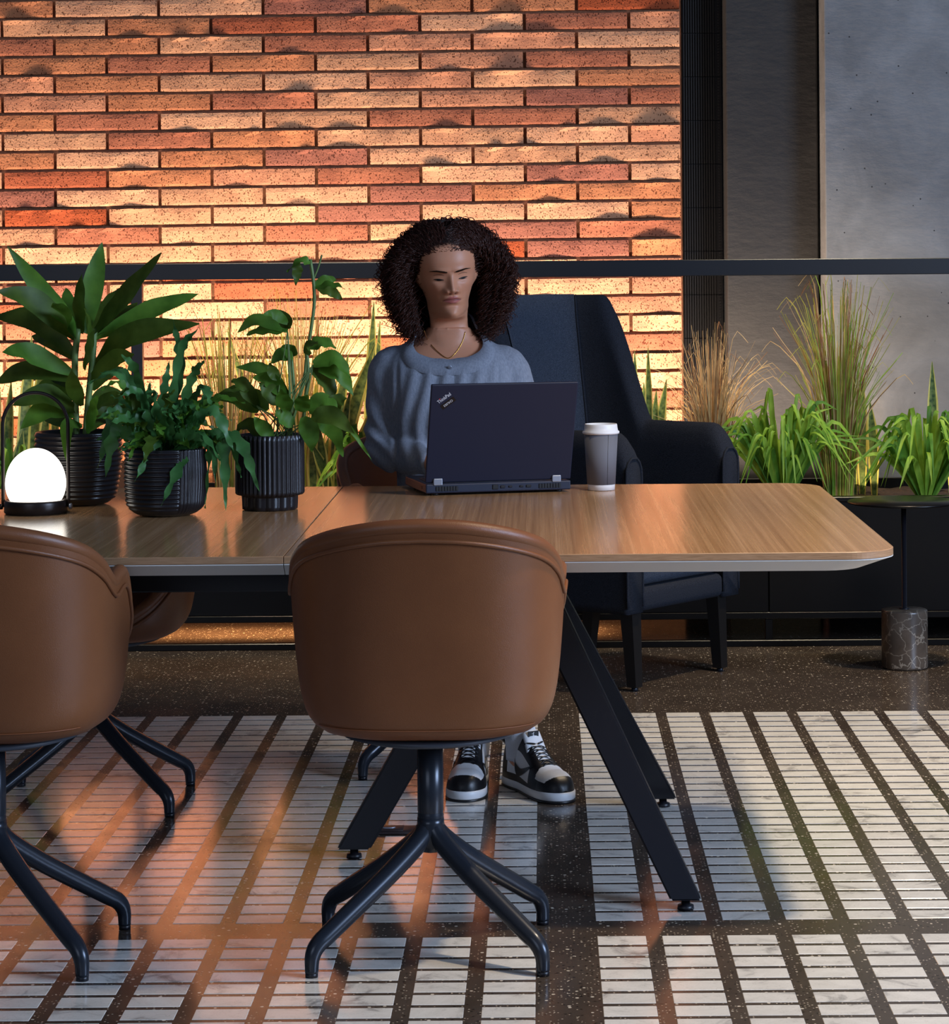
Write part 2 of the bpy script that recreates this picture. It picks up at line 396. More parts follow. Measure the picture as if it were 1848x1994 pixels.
# ------------------------------------------------------------------ setting: floor, walls, columns
def struct(o, label=None):
    o['kind'] = 'structure'
    if label: o['label'] = label
    return o
floor = struct(obj('floor', box((-0.5, 6.0, -0.05), (9.0, 9.0, 0.10)), M['terrazzo'], smooth=False), 'dark polished terrazzo floor with inlaid strips of white marble tile')
tile_me = mesh('marble_tile', *box((0, 0, -0.002), (0.0935, 0.0590, 0.0056), .0012, 1), M['marble'], smooth=False)
tiles = []
DE, P0 = 7.285, 0.0762
cols = [0.0965 + .1236 * k + .04675 for k in range(14)] + [-0.0195 - .1236 * k - .04675 for k in range(22)]
ys = [DE - .0295 - P0 * k for k in range(30)] + [4.900 - .0295 - P0 * k for k in range(12)]
for y in ys:
    for x in cols:
        px = CX + FPX * x / y; py = CY + FPX * CAMZ / y
        tiles.append((0 if -60 < px < 1908 and py < 2020 else 1, y, x))
tiles.sort()
for i, (out, y, x) in enumerate(tiles[:300]):
    link('marble_tile', tile_me, floor, (x, y, 0))
rest = join(*[xf(box((0, 0, -0.002), (0.0935, 0.0590, 0.0056)), Matrix.Translation((x, y, 0))) for out, y, x in tiles[300:]])
tag(obj('marble_tiles', rest, M['marble'], floor, smooth=False), kind='stuff')

# brick wall
YW, BP, BC, SH = 9.6, 0.3907, 0.0709, 0.0062
XR = 0.529
wall = struct(obj('wall_back', box((-1.6, YW + .118, 1.5), (4.26, 0.2, 3.0)), M['mortar'], smooth=False), 'wall of long rough buff and terracotta bricks lit from below')
def brick_mesh(L, seed, H=0.0592):
    rs = random.Random(seed); nx = 11 if L > .3 else 6
    xs = [-L / 2 + L * i / (nx - 1) for i in range(nx)]
    bumps = [(rs.uniform(-.4, .4) * L, rs.uniform(.02, .075), rs.uniform(.007, .021)) for _ in range(rs.choice([0, 0, 1, 1, 2]))]
    zs = [-.5, -.36, .22, .5]; V = []; F = []
    for j, zz in enumerate(zs):
        for x in xs:
            d = rs.uniform(-.0008, .0008) + .0012 * math.sin(x * 30 + seed)
            lip = sum(h * math.exp(-((x - c) / s) ** 2) for c, s, h in bumps)
            d += lip * (0, 0, .35, 1)[j] + (-.002 if j in (0, 3) else 0)
            V.append((x, -d, zz * H + (rs.uniform(-.0012, .0012) if j in (0, 3) else 0)))
    for j in range(3):
        for i in range(nx - 1):
            a = j * nx + i; F.append((a, a + 1, a + 1 + nx, a + nx))
    n = len(V)
    V += [(x, .022, z * H) for z in (-.5, .5) for x in (xs[0], xs[-1])]
    F.append(tuple([n, n + 1] + list(range(nx - 1, -1, -1))))
    F.append(tuple([n + 3, n + 2] + list(range(3 * nx, 4 * nx))))
    F.append((n + 2, n, 0, nx, 2 * nx, 3 * nx)); F.append((n + 1, n + 3, 4 * nx - 1, 3 * nx - 1, 2 * nx - 1, nx - 1))
    return mesh('brick', V, F, M['brick'], smooth=False)
full = [brick_mesh(BP - .0125, 100 + k) for k in range(22)]; half = [brick_mesh(BP / 2 - .0125, 300 + k) for k in range(6)]
rb = random.Random(3)
zref = 2.1986 + SH * 2.03
for row in range(-5, 27):
    zt = zref - BC * row
    zc = zt - BC / 2
    if zc < .30 or zc > 2.62: continue
    x = XR
    if row % 2 == 0:
        link('brick', rb.choice(half), wall, (x - BP / 4, YW, zc + SH * x), (0, -SH, 0)); x -= BP / 2
    while x > -2.75:
        link('brick', rb.choice(full), wall, (x - BP / 2, YW, zc + SH * (x - BP / 2)), (0, -SH, 0)); x -= BP

# ribbed metal strip, dark column, pale concrete wall
t1 = struct(obj('trim_1', box((.606, YW + .05, 1.5), (.149, .06, 3.0)), M['ribblack'], smooth=False), 'tall black ribbed metal strip between brick wall and dark column')
rib = join(*[box((-.067 + .0092 * k, -.008, 0), (.0042, .014, .160)) for k in range(13)], box((0, 0, 0), (.145, .004, .160)), *[box((.062, -.014, -.075 + .0107 * k), (.005, .006, .005)) for k in range(15)])
rib_me = mesh('grille_panel', *rib, M['ribblack'], smooth=False)
for k in range(18):
    link('grille_panel', rib_me, t1, (.606, YW + .018, .09 + .163 * k))
struct(obj('trim_2', box((.8535, 9.65, 1.5), (.338, .38, 3.0), .006, 2), M['darkconc'], smooth=False), 'dark rendered concrete column right of the black ribbed strip')
struct(obj('wall_right', box((2.63, 9.65, 1.5), (3.2, .70, 3.0), .005, 2), M['concrete'], smooth=False), 'pale board-marked concrete wall at the far right')

# ------------------------------------------------------------------ planter and railing
PX0, PX1, PF, PB = -3.2, 2.7, 8.50, 9.28
pl = thing('planter', 'long low black metal planter box in front of brick wall', 'planter', ((PX0 + PX1) / 2, PF, 0))
def pb(name, x0, x1, y0, y1, z0, z1, m='blackpanel', bev=.002, kind=None):
    o = obj(name, box(((x0 + x1) / 2, (y0 + y1) / 2, (z0 + z1) / 2), (x1 - x0, y1 - y0, z1 - z0), bev, 1), M[m], pl, smooth=False, world=True); return o
ups = [-3.1, -1.5, -.4, .745, 1.95]
for a, b in zip([PX0] + ups[1:], ups[1:] + [PX1]): pb('front_panel', a + .0012, b - .0012, PF, PF + .015, .115, .478)
pb('back_panel', PX0, PX1, PB - .015, PB, .115, .49)
pb('end_panel', PX0, PX0 + .015, PF + .016, PB - .016, .115, .478); pb('end_panel', PX1 - .015, PX1, PF + .016, PB - .016, .115, .478)
pb('bottom_panel', PX0, PX1, PF + .016, PB - .016, .115, .13)
pb('rim', PX0, PX1, PF - .004, PF + .045, .478, .494)
pb('lower_rail', PX0, PX1, PF, PF + .03, .092, .1145); pb('base_rail', PX0, PX1, PF, PF + .03, 0, .022)
for x in ups: pb('upright', x - .0125, x + .0125, PF + .002, PF + .028, .0222, .0918)
sv, sf = [], []
nx_, ny_ = 120, 14
for j in range(ny_):
    for i in range(nx_):
        x = PX0 + .02 + (PX1 - PX0 - .04) * i / (nx_ - 1); y = PF + .018 + (PB - PF - .036) * j / (ny_ - 1)
        sv.append((x, y, .452 + .018 * mnoise.noise((x * 9, y * 9, 1.3))))
obj('soil', (sv, grid_faces(ny_, nx_, False)), M['soil'], pl, world=True)
rl = thing('railing', 'navy-black metal handrail running the full width before brick wall', 'railing', (-.3, 8.535, .47))
obj('top_rail', box((-.3, 8.54, 1.256), (5.8, .05, .054), .002, 1), M['rail'], rl, smooth=False, world=True)
for x in (-1.345, 2.35): obj('post', box((x, 8.54, .85), (.037, .037, .76), .002, 1), M['black'], rl, smooth=False, world=True)

# ------------------------------------------------------------------ big table
ZT = .737; YN, YF, XE, XS, XL = 4.84, 6.31, .672, -.4905, -3.2
tb = thing('table', 'long oak table with white knife-edge underside and black splayed legs', 'table', (-1.2, 5.57, 0))
def rrect(x0, x1, y0, y1, rR, rL=.002, n=16):
    P = []
    for cx, cy, r, a0 in ((x1, y0, rR, -90), (x1, y1, rR, 0), (x0, y1, rL, 90), (x0, y0, rL, 180)):
        sx = -1 if cx == x1 else 1; sy = -1 if cy == y1 else 1
        for k in range(n + 1):
            a = R(a0 + 90 * k / n); P.append((cx + sx * r + r * math.cos(a), cy + sy * r + r * math.sin(a)))
    return P
def slab(x0, x1, y0, y1, rR, rL):
    top, tf = prism(rrect(x0, x1, y0, y1, rR, rL), ZT - .0145, ZT, .0012)
    n = len(rrect(x0, x1, y0, y1, rR, rL)); fm = [1] * (3 * n) + [1, 0]
    return (top, tf), fm
for x0, x1, rR, rL in ((XS + .0006, XE, .10, .001), (XL, XS - .0006, .001, .001)):
    vf, fm = slab(x0, x1, YN, YF, rR, rL)
    t = obj('tabletop', vf, [M['oak'], M['ply']], tb, smooth=False, fm=fm, world=True)
    a = rrect(x0, x1, YN + .001, YF - .001, rR, rL); e0 = .052 if rL > .05 else 0
    def ins(P, d):
        q = []
        for x, y in P:
            fx = min(1, max(0, (x - (x1 - .35)) / .35)) if rR > .05 else 0
            q.append((x - d * fx, y + d * .55 * (1 if y < 5.57 else -1)))
        return q
    b = ins(a, .055)
    n = len(a); V = [(p[0], p[1], z) for P, z in ((a, ZT - .0147), (a, ZT - .0165), (b, ZT - .0385)) for p in P]
    obj('bevelled_underside', (V, grid_faces(3, n) + [tuple(range(n))[::-1], tuple(range(2 * n, 3 * n))]), M['whitelam'], tb, smooth=False, world=True)
for y in (5.12, 6.0): obj('beam', box((-1.55, y, .668), (3.0, .06, .06), .003, 1), M['black'], tb, smooth=False, world=True)
for x in (-.05, -2.4): obj('cross_beam', box((x, 5.56, .668), (.10, .819, .058), .003, 1), M['black'], tb, smooth=False, world=True)
def leg(foot, top, wd, th, side):
    foot, top = Vector(foot), Vector(top); d = (top - foot); s = Vector(side).normalized()
    V = []
    for p, k in ((foot, 0.86), (top, 1.05)):
        f = Vector((-s.y, s.x, 0))
        for a, b in ((-1, -1), (1, -1), (1, 1), (-1, 1)):
            q = p + s * (a * wd / 2 * k) + f * (b * th / 2); V.append(q)
    bm = bmesh.new(); vs = [bm.verts.new(v) for v in V]
    for f in ((0, 1, 2, 3), (7, 6, 5, 4), (0, 4, 5, 1), (1, 5, 6, 2), (2, 6, 7, 3), (3, 7, 4, 0)): bm.faces.new([vs[i] for i in f][::-1])
    bmesh.ops.recalc_face_normals(bm, faces=bm.faces); bmesh.ops.bevel(bm, geom=bm.edges[:], offset=.004, segments=2, affect='EDGES')
    bm.verts.index_update(); r = ([v.co.copy() for v in bm.verts], [tuple(v.index for v in f.verts) for f in bm.faces]); bm.free(); return r
for dx, mir in ((0, 1), (-2.4, -1)):
    X = lambda x: dx + x * mir if mir == 1 else -2.45 - x
    for foot, top, wd, th, side in (((X(.277), 5.10, .022), (X(-.035), 5.47, .64), .072, .05, (1, 0, 0)), ((X(.277), 6.05, .022), (X(-.035), 5.68, .64), .072, .05, (1, 0, 0)), ((X(-.415), 5.56, .022), (X(-.055), 5.575, .64), .084, .05, (1, 0, 0))):
        l = obj('leg', leg(foot, top, wd, th, side), M['black'], tb, smooth=False, world=True)
        obj('leveller', lathe([(.009, .021), (.009, .010), (.016, .009), (.017, 0.0006)], 14), M['black'], l, loc=Vector((foot[0], foot[1], 0)) - Vector(tb.location))

# ------------------------------------------------------------------ tub chairs
def tub_chair(loc, rotz, label, group):
    ch = thing('tub_chair', label, 'chair', loc, rotz, group)
    ka = [0, 18, 36, 52, 64, 71, 76, 82, 87, 93, 101, 112, 124, 137, 152, 166, 180]
    kh = [.822, .818, .803, .778, .744, .715, .703, .712, .716, .706, .672, .630, .580, .522, .482, .467, .463]
    na = 120
    aa = np.linspace(-180, 180, na, endpoint=False); dense = crom(list(zip(ka, kh)), 400)
    hh = np.interp(np.abs(aa), dense[:, 0], dense[:, 1])
    zk = [.418, .424, .440, .470, .52, .60, .70, .78, .83]; rk = [.62, .74, .84, .905, .945, .975, 1.0, 1.022, 1.035]
    dn = crom(list(zip(zk, rk)), 300)
    def rho(z): return np.interp(z, dn[:, 0], dn[:, 1])
    def outl(a):
        s, c = math.sin(a), -math.cos(a); wx = .256; wy = .232 if c < 0 else .238; n = 2.75
        return (abs(s / wx) ** n + abs(c / wy) ** n) ** (-1 / n)
    OUT, INN, RIM, PIP, GRV = [], [], [], [], []
    m = 18; bias = np.linspace(0, 1, m)
    rings_o = [[] for _ in range(m + 2)]; rings_i = [[] for _ in range(14)]
    for a, h in zip(np.radians(aa), hh):
        r0 = outl(a); dx, dy = math.sin(a), -math.cos(a)
        lean = lambda z: -.05 * max(0, (z - .5) / .32) ** 1.3 * max(0, -dy)
        P = lambda r, z: (dx * r, dy * r + lean(z), z)
        rings_o[0].append(P(r0 * .05, .412)); rings_o[1].append(P(r0 * .4, .413))
        zs = .418 + (h - .418) * bias ** 1.25
        for k, z in enumerate(zs): rings_o[k + 2].append(P(r0 * rho(z), z))
        th = .024
        zi = np.linspace(h, .47, 9)
        for k, z in enumerate(zi): rings_i[k].append(P(max(r0 * rho(z) - th - .012 * math.sin(PI * k / 8), .02), z))
        rin = r0 * rho(.47) - th
        for k, (q, z) in enumerate(((.97, .462), (.88, .457), (.65, .454), (.3, .452), (.02, .452))): rings_i[9 + k].append(P(rin * q, z - .0))
        RIM.append(P(r0 * rho(h) - th / 2, h + .001)); PIP.append(P(r0 * rho(h - .024) + .0015, h - .024)); GRV.append(P(r0 * rho(h), h - .013))
    obj('outer_shell', ([p for r in rings_o for p in r], grid_faces(m + 2, na) + [tuple(range(na))[::-1]]), M['leather'], ch)
    obj('inner_lining', ([p for r in rings_i for p in r], [q[::-1] for q in grid_faces(14, na)]), M['leatherin'], ch)
    obj('rim', tube(RIM, .0142, 12, closed=True), M['leather'], ch)
    obj('piping', tube(PIP, .0042, 8, closed=True), M['leather'], ch)
    SE = []
    for i in range(-26, 27):
        a = R(i * 2.2); r0 = outl(a); SE.append((math.sin(a) * (r0 * rho(.447) + .001), -math.cos(a) * (r0 * rho(.447) + .001), .447))
    obj('stitching', tube(SE, .0010, 5), M['leatherin'], ch)
    obj('seat_pan', lathe([(.015, .396), (.07, .397), (.135, .402), (.165, .411), (.160, .418)], 48), M['panblue'], ch)
    obj('column', lathe([(.0245, .395), (.0245, .262), (.0238, .260), (.0238, .2585), (.0245, .2565), (.0245, .225)][::-1], 28), M['steel'], ch)
    # hub and four legs
    obj('hub', lathe([(.006, .183), (.018, .186), (.027, .200), (.027, .222), (.0256, .2395), (.0248, .2500)], 28), M['steel'], ch)
    for sx, sy in ((-1, -1), (1, -1), (1, 1), (-1, 1)):
        ex, ey = sx * .209, sy * .178
        u = Vector((ex, ey, 0)); l = u.length; u.normalize()
        pts = [u * .006 + Vector((0, 0, .232)), u * .030 + Vector((0, 0, .206)), u * .10 + Vector((0, 0, .156)), u * (l - .045) + Vector((0, 0, .076)), u * (l - .014) + Vector((0, 0, .056)), u * (l - .002) + Vector((0, 0, .036)), u * l + Vector((0, 0, .008))]
        P = crom([tuple(p) for p in pts], 40); r = np.interp(np.linspace(0, 1, 40), [0, .15, .5, .8, .9, 1], [.020, .0195, .0175, .0145, .0130, .0120])
        lg = obj('leg', tube(P, r, 14), M['steel'], ch)
        obj('glide', lathe([(.0115, .0005), (.0115, .0095)], 14), M['black'], lg, loc=u * l)
    return ch
gr = 'tan tub chairs around the oak table'
chair = tub_chair((-.2155, 4.815, 0), 0, 'tan leather tub chair in the foreground centre, its back to the camera', gr)
dup(chair, (-1.036, 4.815, 0), R(-3), 'tan leather tub chair cut off by the left edge in the foreground', gr)
dup(chair, (-1.085, 6.16, 0), R(180), 'tan leather tub chair pushed under the far side of the table at left', gr).scale = (1, 1, .95)
oc = dup(chair, (-.245, 6.565, 0), R(208), 'tan leather tub chair that the seated person sits on', gr)
for c_ in oc.children:
    if c_.name.startswith('leg'): c_.rotation_euler = (0, 0, R(-28))      # the seat swivels on its base

# ------------------------------------------------------------------ wing armchair
ang = math.atan2(-.62, .785)           # facing direction in plan
ac = thing('wing_armchair', 'charcoal wool high-backed wing armchair on black wooden legs by the planter', 'armchair', (.228, 7.976, 0), ang - PI / 2)
# local: +Y forward, X to the sitter's right hand
def upath(n):
    pts = [(-.252, .255), (-.256, .10), (-.258, -.05), (-.254, -.18), (-.222, -.275), (-.13, -.318), (0, -.33), (.13, -.318), (.222, -.275), (.254, -.18), (.258, -.05), (.256, .10), (.252, .255)]
    return crom(pts, n)
nU = 121; UP = upath(nU); TU = np.gradient(UP, axis=0); TU /= np.linalg.norm(TU, axis=1)[:, None]
def ahgt(p, i):
    v = p[1]
    s = min(1, max(0, ((-.03 if p[0] < 0 else -.10) - v) / .14)); s = (1 - (1 - s) ** 2.2) * (s * s * (3 - 2 * s)) ** .35
    h = .772 + (1.172 - .772) * s
    if v > .19: h -= .09 * ((v - .19) / .07) ** 2.2
    return h
zl = np.concatenate([[0], np.linspace(.04, .93, 13), [.975, 1.0]])
ring = []
sec = []
for i in range(nU):
    p = UP[i]; t = TU[i]; nrm = np.array([t[1], -t[0]])   # outward
    if nrm @ (p - np.array([0, 0])) < 0: nrm = -nrm
    h = ahgt(p, i); col = []
    for side in (1, -1):
        zz = zl if side == 1 else zl[::-1]
        for q in zz:
            z = .235 + (h - .235) * q
            th = .042 * (1 - .55 * max(0, (q - .9) / .1) ** 2) if q > .9 else .042
            if q == 1.0: th = .014
            if side == -1: th *= .9
            lean = -.10 * max(0, z - .45) * (1 if p[1] < .05 else max(0, 1 - (p[1] - .05) / .2))
            sq = 1 - .05 * max(0, z - .75) / .42
            flare = 1 + .03 * (z - .5)
            x = (p[0] + nrm[0] * th * side) * sq * flare; y = p[1] + nrm[1] * th * side + lean
            col.append((x, y, z))
    sec.append(col)
k = len(sec[0]); V = [q for c in sec for q in c]
F = [(i * k + a, i * k + (a + 1) % k, (i + 1) * k + (a + 1) % k, (i + 1) * k + a) for i in range(nU - 1) for a in range(k)]
F += [tuple(range(k))[::-1], tuple((nU - 1) * k + a for a in range(k))]
obj('back_and_arms', (V, F), M['felt'], ac)
# inner back panel, coloured paler for the light it faces; seams
ib = [i for i in range(nU) if UP[i][1] < (-.255 if UP[i][0] < 0 else -.09)]
PV = []
nz_ = 16
for i in ib:
    c = sec[i][len(zl):]
    for a in range(0, 15):
        q = Vector(c[a]); n_ = -Vector((UP[i][0], UP[i][1] + .05, 0)).normalized(); PV.append(q + n_ * .006 + Vector((0, 0, .003 if a < 2 else 0)))
kk = 15
obj('back_panel', (PV, grid_faces(len(ib), kk, False)), M['felt2'], ac)
for i in (ib[0], ib[-1]):
    obj('seam_piping', tube([Vector(q) + Vector((0, .006, 0)) for q in sec[i][len(zl):len(zl) + 15]], .004, 6), M['felt'], ac)
for i in (0, nU - 1):
    obj('arm_piping', tube([Vector(q) for q in sec[i][1:-1]], .0045, 6), M['felt'], ac)
sx = .232
obj('seat_base', box((0, -.02, .272), (.436, .55, .074), .022, 4), M['felt'], ac)
obj('seat_cushion', box((0, -.012, .376), (.426, .525, .132), .030, 4), M['felt2'], ac)
for x, y in ((-.225, .215), (.225, .215), (-.195, -.24), (.195, -.24)):
    sp = .03 * (1 if y > 0 else -1.5)
    V = []
    for z, h, o in ((.245, .023, 0), (.012, .0165, sp)):
        V += [(x + a * h, y + b * h + o * .5, z) for a, b in ((-1, -1), (1, -1), (1, 1), (-1, 1))]
    lg = obj('leg', (V, [(0, 1, 2, 3), (7, 6, 5, 4), (0, 4, 5, 1), (1, 5, 6, 2), (2, 6, 7, 3), (3, 7, 4, 0)]), M['legblack'], ac, smooth=False)
    obj('glide', lathe([(.010, .0005), (.010, .0125)], 12), M['steel'], lg, loc=(x, y + sp * .5, 0))

# ------------------------------------------------------------------ round side table with marble foot
st = thing('side_table', 'small round black side table on a brown marble cylinder foot', 'side table', (1.13, 8.05, 0))
obj('marble_foot', lathe([(.066, .0006), (.071, .004), (.072, .008), (.072, .176), (.0715, .181), (.068, .184)], 48), M['bmarble'], st)
obj('pole', lathe([(.016, .184), (.016, .187), (.008, .188), (.008, .515)], 20), M['black'], st)
obj('top_disc', lathe([(.168, .5155), (.174, .517), (.1745, .520), (.173, .523)], 64), M['blackpanel'], st)
# floor outlet
fo = thing('floor_outlet', 'brass floor outlet plate set in the tiles behind the chair column', 'outlet', tuple(at(768, 1617, 5.81)[:2]) + (0,))
obj('plate', box((0, 0, .003), (.112, .072, .006), .002, 1), M['plate'], fo)
obj('lid', box((-.015, 0, .0072), (.072, .055, .0024), .001, 1), M['plate'], fo)
obj('ring_pull', tube([(-.015 + .016 * math.cos(a), .008 * math.sin(a), .0095) for a in np.linspace(PI * 1.0, PI * 2.0, 12)], .0018, 6), M['silver'], fo)
# ------------------------------------------------------------------ things on the table
def text(name, body, size, m, parent, Mx, sx=1.0, ext=.0002, align='CENTER'):
    cu = bpy.data.curves.new(name, 'FONT'); cu.body = body; cu.size = size; cu.extrude = ext; cu.align_x = align; cu.align_y = 'CENTER'; cu.resolution_u = 3
    o = bpy.data.objects.new(name, cu); C.objects.link(o)
    me = tomesh(o); bpy.data.objects.remove(o); me.transform(Mx @ Matrix.Diagonal((sx, 1, 1, 1))); me.materials.clear(); me.materials.append(m)
    return link(name, me, parent)

lp_loc = at(972, 962, 6.08)
lp = thing('laptop', 'open black laptop on the table in front of the seated person', 'laptop', (lp_loc.x, 6.075, ZT), R(14.2))
LW = .352
obj('base', box((0, .128, .0165), (LW, .252, .022), .003, 2), M['laptop'], lp, smooth=False)
obj('keyboard_deck', box((0, .10, .0285), (LW - .03, .11, .0016), .0005, 1), M['laptopdark'], lp, smooth=False)
KV = []
for r_ in range(6):
    for c_ in range(15): KV.append(box((-.147 + c_ * .021, .055 + r_ * .0185, .0300), (.0165, .0145, .0016), .0004, 1))
tag(obj('keys', join(*KV), M['laptop'], lp, smooth=False), kind='stuff')
obj('touchpad', box((0, .205, .0278), (.10, .06, .0008)), M['laptopdark'], lp, smooth=False)
for x, y in ((-.15, .02), (.15, .02), (-.15, .235), (.15, .235)): obj('rubber_foot', lathe([(.008, .0004), (.009, .001), (.009, .006)], 14), M['laptopdark'], lp, loc=(x, y, 0))
for s in (-1, 1):
    o = s * .125
    vf = join(*[box((o - .024 + .0068 * k, .0012, .0165), (.0052, .003, .0105)) for k in range(8)])
    obj('vent', vf, M['laptopdark'], lp, smooth=False)
for x, wd, hh in ((-.0085, .0135, .011), (.0095, .011, .006), (.028, .0085, .0045), (.055, .0085, .0045), (.0725, .012, .006)):
    pt = obj('port', box((x, .0012, .017), (wd, .003, hh), .0008, 1), M['laptopdark'], lp, smooth=False)
obj('side_port', box((-LW / 2, .06, .0165), (.002, .03, .007)), M['laptopdark'], lp, smooth=False)
lid_o = bpy.data.objects.new('lid', mesh('lid', *box((0, 0, .1245), (LW + .002, .0075, .249), .0032, 3), M['laptop'], smooth=False)); C.objects.link(lid_o)
lid_o.parent = lp; lid_o.location = (0, .010, .031); lid_o.rotation_euler = (R(19), 0, 0)
obj('screen', box((0, .0041, .127), (LW - .02, .001, .215)), M['laptopdark'], lid_o, smooth=False)
RX = Matrix.Rotation(R(90), 4, 'X')
def onlid(x, z, rot): return Matrix.Translation((x, -.0039, z)) @ RX @ Matrix.Rotation(R(rot), 4, 'Z')
text('maker_name', 'ThinkPad', .0125, M['print'], lid_o, onlid(-.1445, .2150, 38), .78)
dot = onlid(-.1445, .2150, 38) @ Matrix.Translation((-.0098, .0052, .0003))
obj('red_dot', xf(lathe([(.0013, -.0002), (.0013, .0003)], 12), dot), M['red'], lid_o)
obj('asset_sticker', xf(box((0, 0, 0), (.038, .0125, .0004)), onlid(-.1345, .2025, 38)), M['sticker'], lid_o, smooth=False)
text('asset_number', 'CHL053', .0078, M['print'], lid_o, Matrix.Translation((0, -.0003, 0)) @ onlid(-.1345, .2025, 218), .95)
for s in (-.147, .141): obj('hinge', box((s, .0062, .0325), (.0215, .0135, .0165), .002, 2), M['silver'], lp, smooth=False)

cup = thing('coffee_cup', 'grey paper coffee cup with white lid right of the laptop', 'cup', (at(1171, 950, 6.16).x, 6.16, ZT))
obj('cup_body', lathe([(.0300, .0006), (.0322, .001), (.0330, .014), (.0400, .137)], 48), M['white'], cup)
obj('sleeve', lathe([(.0333, .0145), (.0338, .0145), (.0407, .136), (.0400, .136)], 48, capb=False, capt=False), M['paper'], cup)
a_ = R(-90 + 24); sv_ = [((r) * math.cos(a_), r * math.sin(a_), z) for r, z in ((.0339, .0146), (.0408, .1359))]
obj('sleeve_seam', tube(sv_, .0004, 5), M['laptopdark'], cup)
for k in range(16):
    pass
obj('lid', lathe([(.0408, .1345), (.0438, .1360), (.0445, .1385), (.0438, .1415), (.0412, .1425), (.0396, .1510), (.0390, .1570), (.0380, .1590), (.0362, .1585), (.0345, .1520), (.0, .1515)], 48, capt=False), M['white'], cup)

# portable table lamp
lx = at(70, 1000, 5.70)
la = thing('table_lamp', 'small portable lamp with glowing opal globe and thin loop handle', 'table lamp', (lx.x, 5.70, ZT))
obj('base', lathe([(.066, .0006), (.0692, .003), (.0695, .026), (.068, .0295), (.0645, .0305), (.060, .027)], 56), M['lampdark'], la)
pr = [(.0665 * math.sin(t) if t < 2.2 else .0665 * math.sin(2.2) + .0, .0) for t in (0,)]
gp = []
for k in range(34):
    t = R(122) * k / 33
    r = .0665 * math.sin(t); z = .0655 + math.cos(t) * (.079 if t < PI / 2 else .068)
    gp.append((max(r, .0004), z))
obj('globe', lathe(gp[::-1], 56), M['glow'], la)
hp = [(-.0725, 0, .014), (-.0725, 0, .09), (-.0725, 0, .17)] + [(-.0725 * math.cos(t), 0, .195 + .0725 * math.sin(t)) for t in np.linspace(.1, PI - .1, 15)] + [(.0725, 0, .17), (.0725, 0, .09), (.0725, 0, .014)]
obj('handle', tube(crom(hp, 80), .0021, 8, flat=1.9), M['lampdark'], la)
for s in (-1, 1): obj('thumb_knob', xf(lathe([(.005, 0), (.0065, .001), (.0065, .006), (.005, .007)], 20), Matrix.Translation((s * .0735, 0, .015)) @ Matrix.Rotation(s * PI / 2, 4, 'Y')), M['silver' if s > 0 else 'lampdark'], la)

# ------------------------------------------------------------------ the seated person
from mathutils.bvhtree import BVHTree
M['skin'] = mat('skin', '9a664b', .46, bump=.10, bscale=500, spec=.4)
_nt = M['skin'].node_tree; _b = _nt.nodes['Principled BSDF']
_a = N(_nt, 'ShaderNodeAttribute', attribute_name='tint'); _nt.links.new(_a.outputs['Color'], _b.inputs['Base Color'])
_b.inputs['Subsurface Weight'].default_value = .12; _b.inputs['Subsurface Radius'].default_value = (.012, .005, .003)
M['hair'] = mat('dark_brown_hair', '42241a', .42, spec=.5)
_nt = M['hair'].node_tree; _b = _nt.nodes['Principled BSDF']
_tr = N(_nt, 'ShaderNodeBsdfTranslucent'); _tr.inputs[0].default_value = (*s2l('a0502a'), 1)
_ms = N(_nt, 'ShaderNodeMixShader', i_0=.34); _nt.links.new(_b.outputs[0], _ms.inputs[1]); _nt.links.new(_tr.outputs[0], _ms.inputs[2]); _nt.links.new(_ms.outputs[0], _nt.nodes['Material Output'].inputs[0])
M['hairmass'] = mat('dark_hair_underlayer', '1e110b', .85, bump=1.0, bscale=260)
M['brow'] = mat('eyebrow_hair', '24160f', .95, spec=.05)
M['eyewhite'] = mat('eye', '5a4840', .5)
M['lash'] = mat('lash_and_crease_shade', '0c0706', .6)
M['knit'] = mat('grey_blue_fine_knit', '7c808b', .92, var='8f939d', vscale=240, bump=.55, bscale=900, stretch=(1, 1, .35), spec=.15)
M['gold'] = mat('gold_chain', 'c79a4a', .25, metal=1.0)
M['trouser'] = mat('black_trouser_cloth', '14151a', .9, bump=.3, bscale=600)
M['sock'] = mat('white_sock', 'c9cbd2', .9, bump=.5, bscale=500)
M['shoeblack'] = mat('black_shoe_leather', '0d0d11', .38, bump=.12, bscale=500)
M['shoewhite'] = mat('white_shoe_leather', 'd2d3d6', .42, bump=.1, bscale=500)

BX, BY = -.238, 6.53
person = thing('person', 'person with curly dark hair in a grey-blue cardigan working at the laptop', 'person', (BX, BY, 0))

def fastmesh(name, V, Q, m):
    me = bpy.data.meshes.new(name); me.vertices.add(len(V)); me.vertices.foreach_set('co', np.asarray(V, np.float32).ravel())
    Q = np.asarray(Q, np.int32); me.loops.add(Q.size); me.loops.foreach_set('vertex_index', Q.ravel())
    me.polygons.add(len(Q)); me.polygons.foreach_set('loop_start', np.arange(0, Q.size, Q.shape[1], dtype=np.int32))
    me.polygons.foreach_set('use_smooth', np.ones(len(Q), bool)); me.materials.append(m); me.update(calc_edges=True); return me

